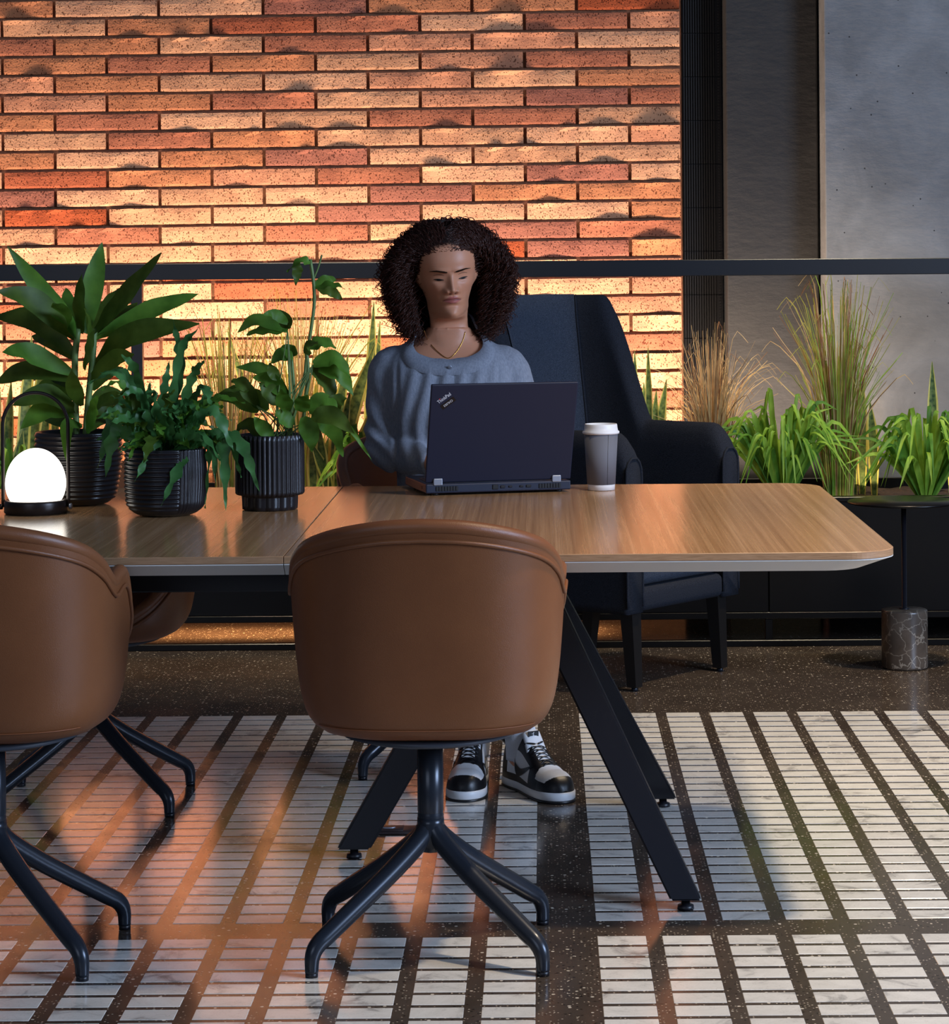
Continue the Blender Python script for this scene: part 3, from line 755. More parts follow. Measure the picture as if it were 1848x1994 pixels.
# --- head and neck: profile loft, face towards -Y, origin at chin level on the head axis
HC = [(-.135, .034, .075, .045, 1.0), (-.105, .036, .080, .054, 1.0), (-.075, .031, .078, .0520, 1.0), (-.04, .021, .075, .0480, 1.0), (-.018, .021, .076, .0475, 1.0), (-.007, .043, .078, .0480, 1.5),
      (-.001, .067, .080, .0490, 2.3), (.005, .0770, .081, .0495, 2.5), (.014, .0820, .083, .0515, 2.2), (.032, .0795, .087, .0530, 1.7), (.05, .0815, .091, .0575, 1.42), (.07, .0835, .095, .0632, 1.18),
      (.09, .0840, .099, .0685, 1.0), (.112, .0840, .102, .0708, .92), (.128, .0880, .104, .0722, .87), (.15, .0885, .104, .0725, .86), (.172, .0815, .099, .069, .9), (.192, .0680, .087, .060, .95), (.208, .049, .066, .046, 1.0), (.219, .026, .037, .027, 1.0), (.2235, .004, .006, .005, 1.0)]
NS, NA = 190, 168
hc = crom(HC, NS)
ph0 = np.linspace(-PI, PI, NA, endpoint=False); PHI = ph0 - .42 * np.sin(ph0)   # denser at the front
z, f, b, w, p = [hc[:, k][:, None] for k in range(5)]
sn, cs = np.sin(PHI)[None, :], np.cos(PHI)[None, :]
HX = w * np.sign(sn) * np.abs(sn) ** .92
HY = np.where(cs >= 0, -f * np.abs(cs) ** p, b * np.abs(cs) ** .85)
HZ = np.broadcast_to(z, HX.shape).copy()
front = np.clip(cs * 3, 0, 1) * np.ones_like(HX)
g = lambda x, s: np.exp(-(x / s) ** 2)
D = np.zeros_like(HX)
ax = np.abs(HX)
D += -.0075 * g(ax - .030, .0145) * g(HZ - .109, .0105)                      # sockets
D += .0030 * g(ax - .022, .022) * g(HZ - .128, .0065)                       # brow ridge
nz = np.interp(HZ, [.064, .068, .073, .079, .084, .093, .104, .114, .124], [0, .0085, .0165, .0225, .0205, .0150, .0092, .0055, .0])
ns = np.interp(HZ, [.068, .078, .088, .112, .125], [.0130, .0122, .0098, .0078, .009])
D += nz * g(HX, ns)
D += .0118 * g(ax - .0150, .0062) * g(HZ - .0755, .0062)                     # alae
D += -.0050 * g(ax - .0065, .0032) * g(HZ - .0695, .0028)                    # nostrils
mw = g(HX, .0185); HZm = HZ + 4.5 * HX ** 2
D += .0052 * mw * g(HZm - .0575, .0042) - .0042 * g(HX, .021) * g(HZm - .0520, .0014) + .0062 * g(HX, .0165) * g(HZm - .0460, .0046) - .0035 * g(HX, .02) * g(HZm - .0355, .0050)
D += -.0012 * g(HX, .0026) * g(HZ - .0635, .0045)                            # philtrum
D += .0040 * g(HX, .014) * g(HZ - .017, .010)
D += .0032 * g(ax - .043, .015) * g(HZ - .086, .014)                         # cheekbones
D += -.0016 * g(ax - .0275, .006) * g(HZ - .058, .012)
HY = HY - D * front
D2 = .0052 * g(ax - .0305, .0125) * g(HZ - .1095, .0085) - .0022 * g(ax - .0305, .016) * g(HZ - .0985, .0035)
HY = HY - D2 * front
ear = g(np.abs(PHI)[None, :] - 1.62, .16) * g(HZ - .098, .024); HX += np.sign(HX) * .014 * ear
hv = np.stack([HX, HY, HZ], -1).reshape(-1, 3)
hf = grid_faces(NS, NA) + [tuple(range(NA))[::-1], tuple((NS - 1) * NA + k for k in range(NA))]
bvh_h = BVHTree.FromPolygons([Vector(v) for v in hv], hf)
def onface(x, zz, off=.0006):
    h = bvh_h.ray_cast(Vector((x, -.3, zz)), Vector((0, 1, 0)))
    return (h[0] + h[1] * off if h[1].y < 0 else h[0] - h[1] * off) if h[0] else Vector((x, -.09, zz))
YAW, PIT, ROL = R(11), R(11), R(-4.5)
HR = Matrix.Rotation(YAW, 4, 'Z') @ Matrix.Rotation(PIT, 4, 'X') @ Matrix.Rotation(ROL, 4, 'Y')
eye_w = at(879, 541, 6.43)
HM = Matrix.Translation(eye_w - (HR @ Vector((0, -.083, .1085)))) @ HR
head_w = [HM @ Vector(v) for v in hv]
# bend the neck end back upright so it meets the torso
neck_c = Vector((BX, BY + .035, 1.075))
for i in range(NS):
    zz = hc[i, 0]
    if zz < -.015:
        k = min(1, (-.015 - zz) / .10); k = k * k * (3 - 2 * k)
        for j in range(NA):
            q = i * NA + j; ideal = Vector((neck_c.x + hv[q][0], neck_c.y + hv[q][1] - .025, 1.085 + (zz + .105)))
            head_w[q] = head_w[q].lerp(ideal, k)

# --- torso and limbs
def torso(secs, n=40, ex=2.5):
    rows = crom(secs, 46); V = []
    for zz, cx, cy, rx, ry in rows:
        for k in range(n):
            a = 2 * PI * k / n; c, s = math.cos(a), math.sin(a)
            r = (abs(c) ** ex + abs(s) ** ex) ** (-1 / ex); V.append((cx + rx * r * c, cy + ry * r * s, zz))
    return V, grid_faces(46, n) + [tuple(range(n))[::-1], tuple(45 * n + k for k in range(n))]
TS = [(.470, BX, BY + .055, .165, .125), (.56, BX, BY + .055, .165, .125), (.66, BX, BY + .05, .140, .105), (.75, BX, BY + .04, .136, .102), (.85, BX, BY + .02, .150, .112), (.93, BX, BY + .015, .160, .116), (1.0, BX, BY + .022, .166, .104), (1.045, BX, BY + .032, .158, .084), (1.077, BX, BY + .04, .118, .072), (1.10, BX, BY + .036, .083, .067), (1.12, BX, BY + .032, .068, .066), (1.145, BX, BY + .03, .063, .064), (1.19, BX, BY + .03, .062, .063)]
def shrink(S_, d): return [(a, b, c, r1 - d, r2 - d) for a, b, c, r1, r2 in S_]
def limb(pts, rr, n=18, m=44):
    return tube(crom(pts, m), crom([(r,) for r in rr], m)[:, 0], n)
shR, elR, wrR = (BX - .150, BY + .035, 1.010), (-.408, BY + .005, .806), (-.270, 6.375, .787)
shL, elL, wrL = (BX + .148, BY + .035, 1.010), (-.022, BY + .02, .806), (-.070, 6.405, .787)
def mid(a, b, t, o=(0, 0, 0)): return tuple(a[i] + (b[i] - a[i]) * t + o[i] for i in range(3))
def arm(s, e, w_, k, end=1.0):
    w2 = mid(e, w_, end); return limb([mid(s, (BX, s[1], s[2]), .3, (0, 0, .012)), s, mid(s, e, .45), mid(s, e, .9), mid(e, w_, .12, (0, -.004, -.002)), mid(e, w_, .5), w2], [.050 * k, .056 * k, .052 * k, .048 * k, .047 * k, .042 * k, .034 * k])
def hand(wr, tip, sgn):
    """palm, four fingers and a thumb resting on the keys; sgn +1 = thumb towards +X"""
    wr, tip = Vector(wr), Vector(tip); d = (tip - wr).normalized(); s = d.cross(Vector((0, 0, 1))).normalized() * 1.0; up = s.cross(d); parts = []
    sd = s if s.x * sgn > 0 else -s
    palm = torso_like = limb([wr - d * .02, wr + d * .02, wr + d * .055, wr + d * .085], [.024, .027, .034, .026], 16, 16)
    palm = ([Vector(wr) + (Vector(v) - wr) - up * ((Vector(v) - wr).dot(up) * .45) for v in palm[0]], palm[1]); parts.append(palm)
    for k, (o, L) in enumerate(((.026, .066), (.009, .074), (-.009, .069), (-.025, .054))):
        b0 = wr + d * .075 + sd * o; pts = [b0 - d * .02, b0 + up * .006, b0 + d * L * .45 + up * .012, b0 + d * L * .8 + up * .002, b0 + d * L - up * .013]
        parts.append(limb([tuple(q) for q in pts], [.0085, .0088, .0082, .0076, .0062], 10, 18))
    b0 = wr + d * .03 + sd * .024; pts = [b0 - d * .01 - sd * .01, b0 + d * .02 + sd * .012 - up * .004, b0 + d * .045 + sd * .018 - up * .008, b0 + d * .064 + sd * .015 - up * .012]
    parts.append(limb([tuple(q) for q in pts], [.012, .0108, .0095, .0075], 10, 16))
    return parts
tipR, tipL = (-.215, 6.20, .776), (-.112, 6.225, .776)
hipR, hipL = (BX - .085, BY + .07, .535), (BX + .085, BY + .07, .535)
knR, knL = (BX - .095, 6.215, .535), (BX + .10, 6.20, .535)
# shoes: (toe tip, heel) in plan
SH = {'R': ((-.196, 6.105), (-.170, 6.385)), 'L': ((.050, 6.085), (-.088, 6.330))}
def ankle(k):
    (tx, ty), (hx, hy) = SH[k]; return (hx + (tx - hx) * .22, hy + (ty - hy) * .22, .115)
anR, anL = ankle('R'), ankle('L')
def legl(h, k_, a, s, end): return limb([h, mid(h, k_, .5), mid(h, k_, .93), mid(k_, a, .10), mid(k_, a, .4), end], [.082 * s, .072 * s, .058 * s, .056 * s, .052 * s, .037 * s])
parts = [torso(shrink(TS[:-2], .014)), arm(shR, elR, wrR, .80), arm(shL, elL, wrL, .80)] + hand(wrR, tipR, 1) + hand(wrL, tipL, -1)
parts += [legl(hipR, knR, anR, .86, anR), legl(hipL, knL, anL, .86, anL)]
for an, k in ((anR, 'R'), (anL, 'L')):
    (tx, ty), (hx, hy) = SH[k]
    parts.append(limb([(an[0], an[1], .12), (an[0], an[1], .07), (hx + (tx - hx) * .45, hy + (ty - hy) * .45, .05), (hx + (tx - hx) * .8, hy + (ty - hy) * .8, .042)], [.032, .033, .030, .016], 14, 20))
bv, bf = remesh(join(*parts), .0052, 5)
ob1 = link('tmpa', mesh('tmpa', head_w, hf)); ob2 = link('tmpb', mesh('tmpb', bv, bf))
bo = ob1.modifiers.new('b', 'BOOLEAN'); bo.operation = 'UNION'; bo.object = ob2; bo.solver = 'EXACT'
bme = tomesh(ob1)
if len(bme.vertices) < len(hv): 
    vv, ff = join((head_w, hf), (bv, bf)); bme = mesh('body', vv, ff)
bpy.data.objects.remove(ob1); bpy.data.objects.remove(ob2)
co = np.zeros(len(bme.vertices) * 3, np.float32); bme.vertices.foreach_get('co', co); co = co.reshape(-1, 3)
_e = np.zeros(len(bme.edges) * 2, np.int32); bme.edges.foreach_get('vertices', _e); _e = _e.reshape(-1, 2)
_m = np.clip(1 - np.abs(co[:, 2] - 1.068) / .045, 0, 1) * (np.abs(co[:, 0] - BX) < .11); _m = np.minimum(_m * 2, 1)[:, None]
_cnt = np.zeros(len(co)); np.add.at(_cnt, _e[:, 0], 1); np.add.at(_cnt, _e[:, 1], 1)
for _ in range(70):
    _s = np.zeros_like(co); np.add.at(_s, _e[:, 0], co[_e[:, 1]]); np.add.at(_s, _e[:, 1], co[_e[:, 0]])
    co = co + _m * .6 * (_s / np.maximum(_cnt, 1)[:, None] - co)
bme.vertices.foreach_set('co', co.astype(np.float32).ravel())
bvh_b = BVHTree.FromPolygons([Vector(v) for v in co], [tuple(p_.vertices) for p_ in bme.polygons])
Hi = np.array(HM.inverted()); hl = co @ Hi[:3, :3].T + Hi[:3, 3]
base = np.array(s2l('c48767')); lipc = np.array(s2l('a85c52')); dark = np.array(s2l('2a1510'))
x_, y_, z_ = hl.T; fr_ = (y_ < -.05)
hw = .0092 * np.clip(1 - (np.abs(x_) / .0245) ** 2.2, 0, 1)
bow = .0018 * np.exp(-((np.abs(x_) - .006) / .005) ** 2) 
z_m = z_ + 4.5 * x_ ** 2
lm = fr_ * np.clip((hw + bow - np.abs(z_m - .0518)) / .0018, 0, 1)
nm = fr_ * np.exp(-((np.abs(x_) - .0065) / .0034) ** 2 - ((z_ - .0685) / .0026) ** 2) * .8
ml = fr_ * np.exp(-((z_m - .0520) / .0011) ** 2) * (np.abs(x_) < .0235) * .8
ck = fr_ * np.exp(-((np.abs(x_) - .04) / .018) ** 2 - ((z_ - .075) / .018) ** 2) * .25
colr = base[None, :] * np.ones((len(co), 1))
sc = np.clip((z_ - np.interp(np.abs(np.arctan2(x_, -y_)), [0, .6, .95, 1.25, 1.6, 2.2, 3.15], [.186, .180, .162, .130, .08, .05, .04])) / .010, 0, 1) * (z_ > .04)
for m_, c_ in ((sc, np.array(s2l('1c110c'))), (ck, np.array(s2l('c07a62'))), (lm, lipc), (nm, dark), (ml, dark)): colr = colr * (1 - m_[:, None]) + c_[None, :] * m_[:, None]
at_ = bme.color_attributes.new('tint', 'FLOAT_COLOR', 'POINT'); at_.data.foreach_set('color', np.hstack([colr, np.ones((len(co), 1))]).astype(np.float32).ravel())
bme.materials.clear(); bme.materials.append(M['skin']); bme.polygons.foreach_set('use_smooth', [True] * len(bme.polygons)); bme.transform(Matrix.Translation((-BX, -BY, 0)))
link('body', bme, person)

# --- eyes, brows
eyes = []
for s in (-1, 1):
    lash = []
    for t in np.linspace(-1, 1, 15):
        q = onface(s * .0305 + t * .0118, .1045 + .0012 * (1 - t * t) + s * t * .0010, .0006); lash.append(tuple(q))
    eyes.append(tube(lash, np.interp(np.abs(np.linspace(-1, 1, 15)), [0, 1], [.0017, .0008]), 6))
    wht = [onface(s * .0305 + t * .0110, .1035 + q * .0016 * (1 - t * t) - .0005, .0007) for q in (-1, 0, 1) for t in np.linspace(-1, 1, 11)]
    obj('eye', xf((wht, grid_faces(3, 11, False)), HM), M['eyewhite'], person, world=True)
    iri = [onface(s * .0305 + .0005 + .0056 * math.cos(a_), .1031 + .0016 * math.sin(a_), .0011) for a_ in np.linspace(0, 2 * PI, 14, endpoint=False)]
    obj('iris', xf((iri, [tuple(range(14))]), HM), M['lash'], person, world=True)
    cre = [tuple(onface(s * .0305 + t * .0122, .1152 + .0030 * (1 - t * t), .0000)) for t in np.linspace(-1, 1, 13)]  # shade of the lid crease drawn in as a dark line
    eyes.append(tube(cre, np.interp(np.abs(np.linspace(-1, 1, 13)), [0, 1], [.0007, .0004]), 5))
obj('lashes_and_crease_shade', xf(join(*eyes), HM), M['lash'], person, world=True)
for s in (-1, 1):
    P, Rr = [], []
    for t in np.linspace(0, 1, 18):
        P.append(tuple(onface(s * (.0105 + t * .0415), .1242 + .0042 * math.sin(t * PI * .66) - .006 * max(0, t - .6), .0008))); Rr.append(.0047 * min(1, .65 + t * 2) * (1 - t ** 3 * .85))
    obj('eyebrow', xf(tube(P, Rr, 8, flat=.45), HM), M['brow'], person, world=True)

# --- cardigan
sv0, sf0 = remesh(join(torso([s_ for s_ in TS if s_[0] > .5]), arm(shR, elR, wrR, 1.0, .97), arm(shL, elL, wrL, 1.0, .97)), .0058, 8)
me_s = mesh('tmp', sv0, sf0); nr = np.zeros(len(sv0) * 3, np.float32); me_s.vertices.foreach_get('normal', nr) if hasattr(me_s.vertices[0], 'normal') else None; nr = nr.reshape(-1, 3); bpy.data.meshes.remove(me_s)
X, Y, Z = np.asarray(sv0).T; dx = X - BX
chest = np.clip(1 - np.abs(dx) / .15, 0, 1) ** .5 * (Y < BY + .02) * np.clip((1.06 - Z) / .06, 0, 1)
fold = chest * .0045 * np.sin(dx * 150 + 6 * np.sin(Z * 9) + np.sin(Z * 31) * .7) * np.clip((Z - .72) / .1, 0, 1)
armm = np.clip((np.abs(dx) - .135) / .03, 0, 1)
fold += armm * .0036 * np.sin(Z * 95 + dx * 120 * np.sign(-dx) + 2.2 * np.sin(Z * 23) + 8 * (Y - BY)) * np.clip((1.0 - Z) / .06, .15, 1)
crease = -.006 * np.exp(-((np.abs(dx) - .128 - .02 * (1.02 - Z)) / .006) ** 2) * (Y < BY + .03) * np.clip((1.05 - Z) / .05, 0, 1)
sv1 = np.asarray(sv0) + nr * (fold + crease)[:, None]
# neckline: cut along a plane that dips to the front
yf_, zf_, sl_ = BY - .052, 1.040, .86
def zpl(y): return zf_ + (y - yf_) * sl_
keep = Z < zpl(Y) 
idx = -np.ones(len(X), int); idx[keep] = np.arange(keep.sum())
sf1 = [tuple(idx[list(q)]) for q in sf0 if all(keep[list(q)])]
obj('cardigan', (sv1[keep], sf1), M['knit'], person, world=True)
bvh_s = BVHTree.FromPolygons([Vector(v) for v in sv1], sf0)
cyn = BY + .03; VV = []
for dz, lift in ((.0035, -.001), (.004, .0036), (-.004, .0046), (-.0125, .0042), (-.0145, .0)):
    row = []
    for k in range(84):
        a = 2 * PI * k / 84; d = Vector((math.cos(a), math.sin(a), math.sin(a) * sl_)).normalized()
        h = bvh_s.ray_cast(Vector((BX, cyn, zpl(cyn) + dz)), d); pt = h[0] if h[0] else Vector((BX, cyn, zpl(cyn))) + d * .08
        row.append(tuple(pt + d * lift + Vector((0, 0, lift * .6))))
    VV.append(row)
VV = np.array(VV)
for _ in range(5): VV = (np.roll(VV, 1, 1) + 2 * VV + np.roll(VV, -1, 1)) / 4
obj('collar', (VV.reshape(-1, 3), grid_faces(5, 84)), M['knit'], person, world=True)
def onchest(px, py, off=.001, bv_=None):
    o = Vector((0, 0, CAMZ)); d = (at(px, py, 6.0) - o).normalized(); h = (bv_ or bvh_s).ray_cast(o, d)
    return h[0] - d * off if h[0] else at(px, py, 6.42)
V = []
for t in np.linspace(0, 1, 14):
    for u in (-1, 0, 1): V.append(onchest(876 + u * 8 + 2 * t, 712 + 120 * t, .0026 if u == 0 else .0006))
obj('button_placket', (V, grid_faces(14, 3, False)), M['knit'], person, world=True)
for px, py in ((876, 715), (879, 765)):
    q = onchest(px, py, .0055); obj('button', xf(lathe([(.0048, 0), (.0055, .001), (.0048, .002), (.001, .0016)], 16), Matrix.Translation(q) @ Matrix.Rotation(R(105), 4, 'X')), M['silver'], person, world=True)
NP = [onchest(*q, .002, bvh_b) for q in ((826, 644), (832, 660), (842, 674), (854, 686), (866, 695), (874, 697), (884, 691), (894, 678), (902, 662), (906, 646))]
obj('necklace', tube(crom([tuple(q) for q in NP], 60), .0009, 6), M['gold'], person, world=True)

# --- trousers, socks
def above(an, k, zz): kn = knR if k == 'R' else knL; t = (zz - an[2]) / (kn[2] - an[2]); return mid(an, kn, t)
pv = join(torso([(.462, BX, BY + .055, .17, .13), (.54, BX, BY + .055, .172, .132), (.60, BX, BY + .055, .155, .118), (.66, BX, BY + .05, .138, .104)]), legl(hipR, knR, anR, 1.0, above(anR, 'R', .105)), legl(hipL, knL, anL, 1.0, above(anL, 'L', .158)))
v_, f_ = remesh(pv, .007, 6)
obj('trousers', (v_, f_), M['trouser'], person, world=True)
for k, an in (('R', anR), ('L', anL)):
    obj('sock', limb([above(an, k, .21), above(an, k, .15), an, (an[0], an[1], .07)], [.037, .0385, .040, .038], 18, 20), M['sock'], person, world=True)

# --- high-top trainers
def shoe(k, label):
    (tx, ty), (hx, hy) = SH[k]; L = math.hypot(tx - hx, ty - hy); a = math.atan2(ty - hy, tx - hx) - PI / 2
    Mx = Matrix.Translation((hx - BX, hy - BY, 0)) @ Matrix.Rotation(a, 4, 'Z')
    yk = np.array([0, .015, .05, .10, .15, .20, .235, .264, .279, .285]) * L / .285
    wk = [.018, .030, .0345, .0345, .042, .0485, .0465, .037, .025, .010]
    k_ = L / .285; toec = lambda y: np.sqrt(np.maximum(0, 1 - (np.maximum(np.asarray(y) - .222 * k_, 0) / (.063 * k_)) ** 2))
    cw = crom(list(zip(yk, wk)), 80).T
    def wid(y): return np.where(np.asarray(y) < .222 * k_, np.interp(y, *cw), np.interp(.222 * k_, *cw) * toec(y) + .0005)
    ys = np.concatenate([np.linspace(0, L * .78, 22), L * .78 + L * .22 * np.sin(np.linspace(.08, PI / 2, 16))])
    out = [(wid(y), y) for y in ys] + [(-wid(y), y) for y in ys[::-1]]
    up = bpy.data.objects.new('shoe', None)
    def hh(y): return np.where(np.asarray(y) < .222 * k_, np.interp(y, *crom(list(zip(yk, hk)), 80).T), .020 + (np.interp(.222 * k_, *crom(list(zip(yk, hk)), 80).T) - .020) * toec(y) ** .8)
    hk = [.098, .120, .136, .136, .110, .079, .067, .056, .046, .034]
    V, FMv = [], []; n = 60
    yu = np.concatenate([np.linspace(.004, L * .78, 100), L * .78 + (L * .22 - .0006) * np.sin(np.linspace(.02, PI / 2, 50))])
    for y in yu:
        h = float(hh(y)); w_ = float(wid(y)) * .955 + .001
        for j in range(n):
            t = PI * j / (n - 1); c, s = math.cos(t), math.sin(t); taper = 1 - .18 * s * min(1, h / .12)
            V.append((w_ * math.copysign(abs(c) ** .62, c) * taper, y * .978 + .003, .020 + (h - .020) * abs(s) ** .75))
    F = grid_faces(150, n, False) + [tuple(range(n)), tuple(149 * n + j for j in range(n))[::-1]]; fm = []
    for i in range(149):
        y = yu[i] / L
        for j in range(n - 1):
            q = abs((j + .5) / (n - 1) - .5) * 2
            toe = .70 + .03 * q < y < .915 - .13 * q ** 2.5 and q < .70
            side = .16 < y < .60 and .60 < q < .93
            vent = .34 < y < .64 and q < .16
            fm.append(1 if toe or side or vent else 0)
    fm += [0, 0]
    o = obj('shoe', xf((V, F), Mx), [M['shoeblack'], M['shoewhite']], person, fm=fm)
    obj('midsole', xf(prism(out, .0062, .0265, .0025), Mx), M['shoewhite'], o)
    obj('outsole', xf(prism([(x * 1.015, y * 1.004 - .0006) for x, y in out], .0006, .0066, .001), Mx), M['shoeblack'], o)
    for i in range(6):
        y = L * (.50 + .036 * i); 
        for s in (-1, 1):
            P = [(s * (-.024 + .048 * t), y + .012 * t - .004, hh(y + .012 * t) + .0035 - .010 * (2 * t - 1) ** 2) for t in np.linspace(0, 1, 9)]
            obj('lace', xf(tube(P, .0028, 6, flat=.5), Mx), M['shoeblack'], o)
    for s in (-1, 1):
        P = [(s * (.004 + .020 * math.sin(t * 2.6)), L * .50 - .03 * t, hh(L * .5) + .006 + .006 * math.sin(t * 3) - .012 * t) for t in np.linspace(0, 1, 12)]
        obj('lace', xf(tube(P, .0022, 6), Mx), M['shoeblack'], o)
    V = [];
    for i in range(10):
        t = i / 9
        for j in range(7):
            u = j / 6 * 2 - 1; V.append((u * .026 * (1 - .15 * t), L * (.50 - .10 * t), hh(L * .5) - .004 + .044 * t - .008 * u * u - .003 * t * t))
    nV = len(V); V += [(x, y - .006, zz - .004) for x, y, zz in V]
    FF = grid_faces(10, 7, False); FF2 = [tuple(q + nV for q in g_[::-1]) for g_ in FF]
    bd = [i * 7 for i in range(10)] + [63 + j for j in range(1, 7)] + [(8 - i) * 7 + 6 for i in range(9)] + [6 - j for j in range(1, 6)]
    SD = [(bd[i], bd[(i + 1) % len(bd)], bd[(i + 1) % len(bd)] + nV, bd[i] + nV) for i in range(len(bd))]
    obj('tongue', xf((V, FF + FF2 + SD), Mx), M['shoewhite'], o)
    obj('tongue_label', xf(box((0, L * .432, hh(L * .5) + .0235), (.030, .0022, .021), .0008, 1, None), Mx), M['shoeblack'], o, smooth=False)
    # leaping-figure emblem: head, body, two arms, two legs
    ec = (0, L * .432 + .0016, hh(L * .5) + .0235)
    st_ = [((0, .0), (.0005, .0035), .0011), ((.0005, .0035), (-.0012, .0078), .0007), ((.0005, .003), (.0052, .0042), .0006), ((0, 0), (-.0055, -.0040), .0009), ((0, 0), (.0058, -.0034), .0009)]
    em = join(*[tube([(ec[0] + a_[0] , ec[1], ec[2] + a_[1]), (ec[0] + b_[0], ec[1], ec[2] + b_[1])], r_, 5) for a_, b_, r_ in st_], xf(lathe([(.0002, -.0011), (.0011, 0), (.0002, .0011)], 8), Matrix.Translation((ec[0] + .0012, ec[1], ec[2] + .0052))))
    obj('leaping_figure_emblem', xf(em, Mx), M['print'], o)
    for s in (-1, 1):
        sw = crom([(.30, .088), (.34, .050), (.42, .046), (.54, .062), (.68, .090)], 20); V = []
        ctr = [(.30, .078, .004), (.315, .062, .009), (.36, .052, .012), (.43, .052, .009), (.53, .062, .006), (.66, .079, .001)]
        for yf, zz, hw_ in crom(ctr, 20):
            for e in (-1, 1):
                zz2 = zz + e * hw_; y = yf * L; w_ = wid(y) * .955 + .001; h = hh(y); sn_ = min(1, max(0, (zz2 - .02) / (h - .02))) ** (1 / .75); cn = math.sqrt(max(0, 1 - sn_ ** 2)); V.append((s * (w_ * cn ** .62 * (1 - .18 * sn_ * min(1, h / .12)) + .0016), y, zz2))
        obj('side_stripe', xf((V, grid_faces(20, 2, False)), Mx), M['shoeblack'], o)
    return o
shoe('R', ''); shoe('L', '')

# --- curly hair
rh = np.random.RandomState(5)
hz = Matrix.Translation(HM @ Vector((0, .012, 0)))           # upright frame at the head axis, chin level
hzo = np.array(hz.translation); ci, si = math.cos(YAW), math.sin(YAW)
EZ = [-.085, -.055, -.016, .023, .075, .120, .165, .204, .242, .262, .274]; ER = [.105, .132, .150, .160, .168, .168, .146, .114, .070, .045, .004]
env = lambda zz: np.interp(zz, EZ, ER)
HMn = np.array(HM)
def cyl(phi, r, zz):     # phi 0 = towards the face front
    lx_, ly_ = r * np.sin(phi), -r * np.cos(phi) * .80
    return np.stack([lx_ * ci - ly_ * si + hzo[0], lx_ * si + ly_ * ci + hzo[1], zz + hzo[2]], -1)
def hairline(phi): return np.interp(np.abs(phi), [0, .6, .95, 1.25, 1.6, 2.2, PI], [.176, .172, .158, .128, .075, .04, .03])
strands = []
while len(strands) < 2200:
    i, j = rh.randint(100, NS - 1), rh.randint(NA)
    q = i * NA + j; phi = PHI[j]
    if hc[i, 0] < hairline(phi): continue
    if abs(phi) > .85 and rh.rand() > .62: continue
    if rh.rand() > (w[i, 0] / .07) * .9 + .1: continue
    strands.append((q, phi, hc[i, 0]))
q = np.array([s_[0] for s_ in strands]); phi = np.array([s_[1] for s_ in strands]); zr = np.array([s_[2] for s_ in strands]); n = len(q)
root = np.array([tuple(head_w[k]) for k in q]); rl0 = root - hzo
sg = np.where(np.abs(phi) < .05, rh.choice([-1, 1], n), np.sign(phi))
lam = .55 + .46 * rh.rand(n) ** .55 + .035 * np.sin(phi * 5 + zr * 40)
ze = rh.uniform(-.085, .05, n); ze = np.where(rh.rand(n) < .22, rh.uniform(.05, .15, n), ze)
fly = rh.rand(n) < .10; lam = np.where(fly, lam * 1.06, lam)
pe = sg * np.clip(np.maximum(np.abs(phi), 1.02) + rh.uniform(-.05, .6, n) * (np.abs(phi) < 1.3) + rh.uniform(-.25, .25, n) * (np.abs(phi) >= 1.3), .98, PI)
zm = np.maximum(rl0[:, 2], .12) * .55 + ze * .45 + .02
pm = sg * np.maximum(np.abs(phi), 1.02) * .65 + pe * .35
P0 = root; nrm = rl0.copy(); nrm[:, 2] -= .10; nrm /= np.linalg.norm(nrm, axis=1)[:, None]
p1 = sg * np.maximum(np.abs(phi), .30 + .5 * rh.rand(n)); z1 = np.minimum(rl0[:, 2] + .010, .246)
rr0 = np.linalg.norm(rl0[:, :2], axis=1)
P1 = cyl(p1, np.minimum(np.maximum(rr0 * .95 + .012, lam * env(z1) * .85), .16), z1)
far = np.linalg.norm(P1 - P0, axis=1) > .085
P1 = np.where(far[:, None], P0 + (P1 - P0) * (.085 / np.linalg.norm(P1 - P0, axis=1))[:, None] + np.array([0, 0, .006]), P1)
P2 = cyl(pm, lam * env(zm), zm); P3 = cyl(pe, lam * env(ze) * np.where(fly, 1.05, 1), ze)
NT = 88; u = np.linspace(0, 3 - 1e-6, NT); iu = u.astype(int); t = (u - iu)[None, :, None]
CP = np.stack([2 * P0 - P1, P0, P1, P2, P3, 2 * P3 - P2], 1)
a_, b_, c_, d_ = CP[:, iu], CP[:, iu + 1], CP[:, iu + 2], CP[:, iu + 3]
path = .5 * (2 * b_ + (c_ - a_) * t + (2 * a_ - 5 * b_ + 4 * c_ - d_) * t ** 2 + (3 * b_ - a_ - 3 * c_ + d_) * t ** 3)
T = np.gradient(path, axis=1); ln = np.cumsum(np.linalg.norm(T, axis=2), axis=1); T /= np.linalg.norm(T, axis=2)[..., None] + 1e-9
A = np.cross(T, np.array([.3, .8, .2])); A /= np.linalg.norm(A, axis=2)[..., None] + 1e-9; B = np.cross(T, A)
wl = rh.uniform(.021, .036, n)[:, None]; hr = rh.uniform(.0035, .0085, n)[:, None] * np.minimum(1, ln / .05) * (.8 + .5 * ln / ln[:, -1:])
an = ln / wl * 2 * PI + rh.uniform(0, 6, n)[:, None]
path = path + (hr * np.cos(an))[..., None] * A + (hr * np.sin(an))[..., None] * B
T = np.gradient(path, axis=1); T /= np.linalg.norm(T, axis=2)[..., None] + 1e-9
A = np.cross(T, np.array([.3, .8, .2])); A /= np.linalg.norm(A, axis=2)[..., None] + 1e-9; B = np.cross(T, A)
rad = (rh.uniform(.0008, .0017, n)[:, None] * np.linspace(1, .55, NT)[None, :])[..., None]
ringv = np.stack([path + rad * (math.cos(k) * A + math.sin(k) * B) for k in (0, 2.094, 4.189)], 2)     # n, NT, 3, 3
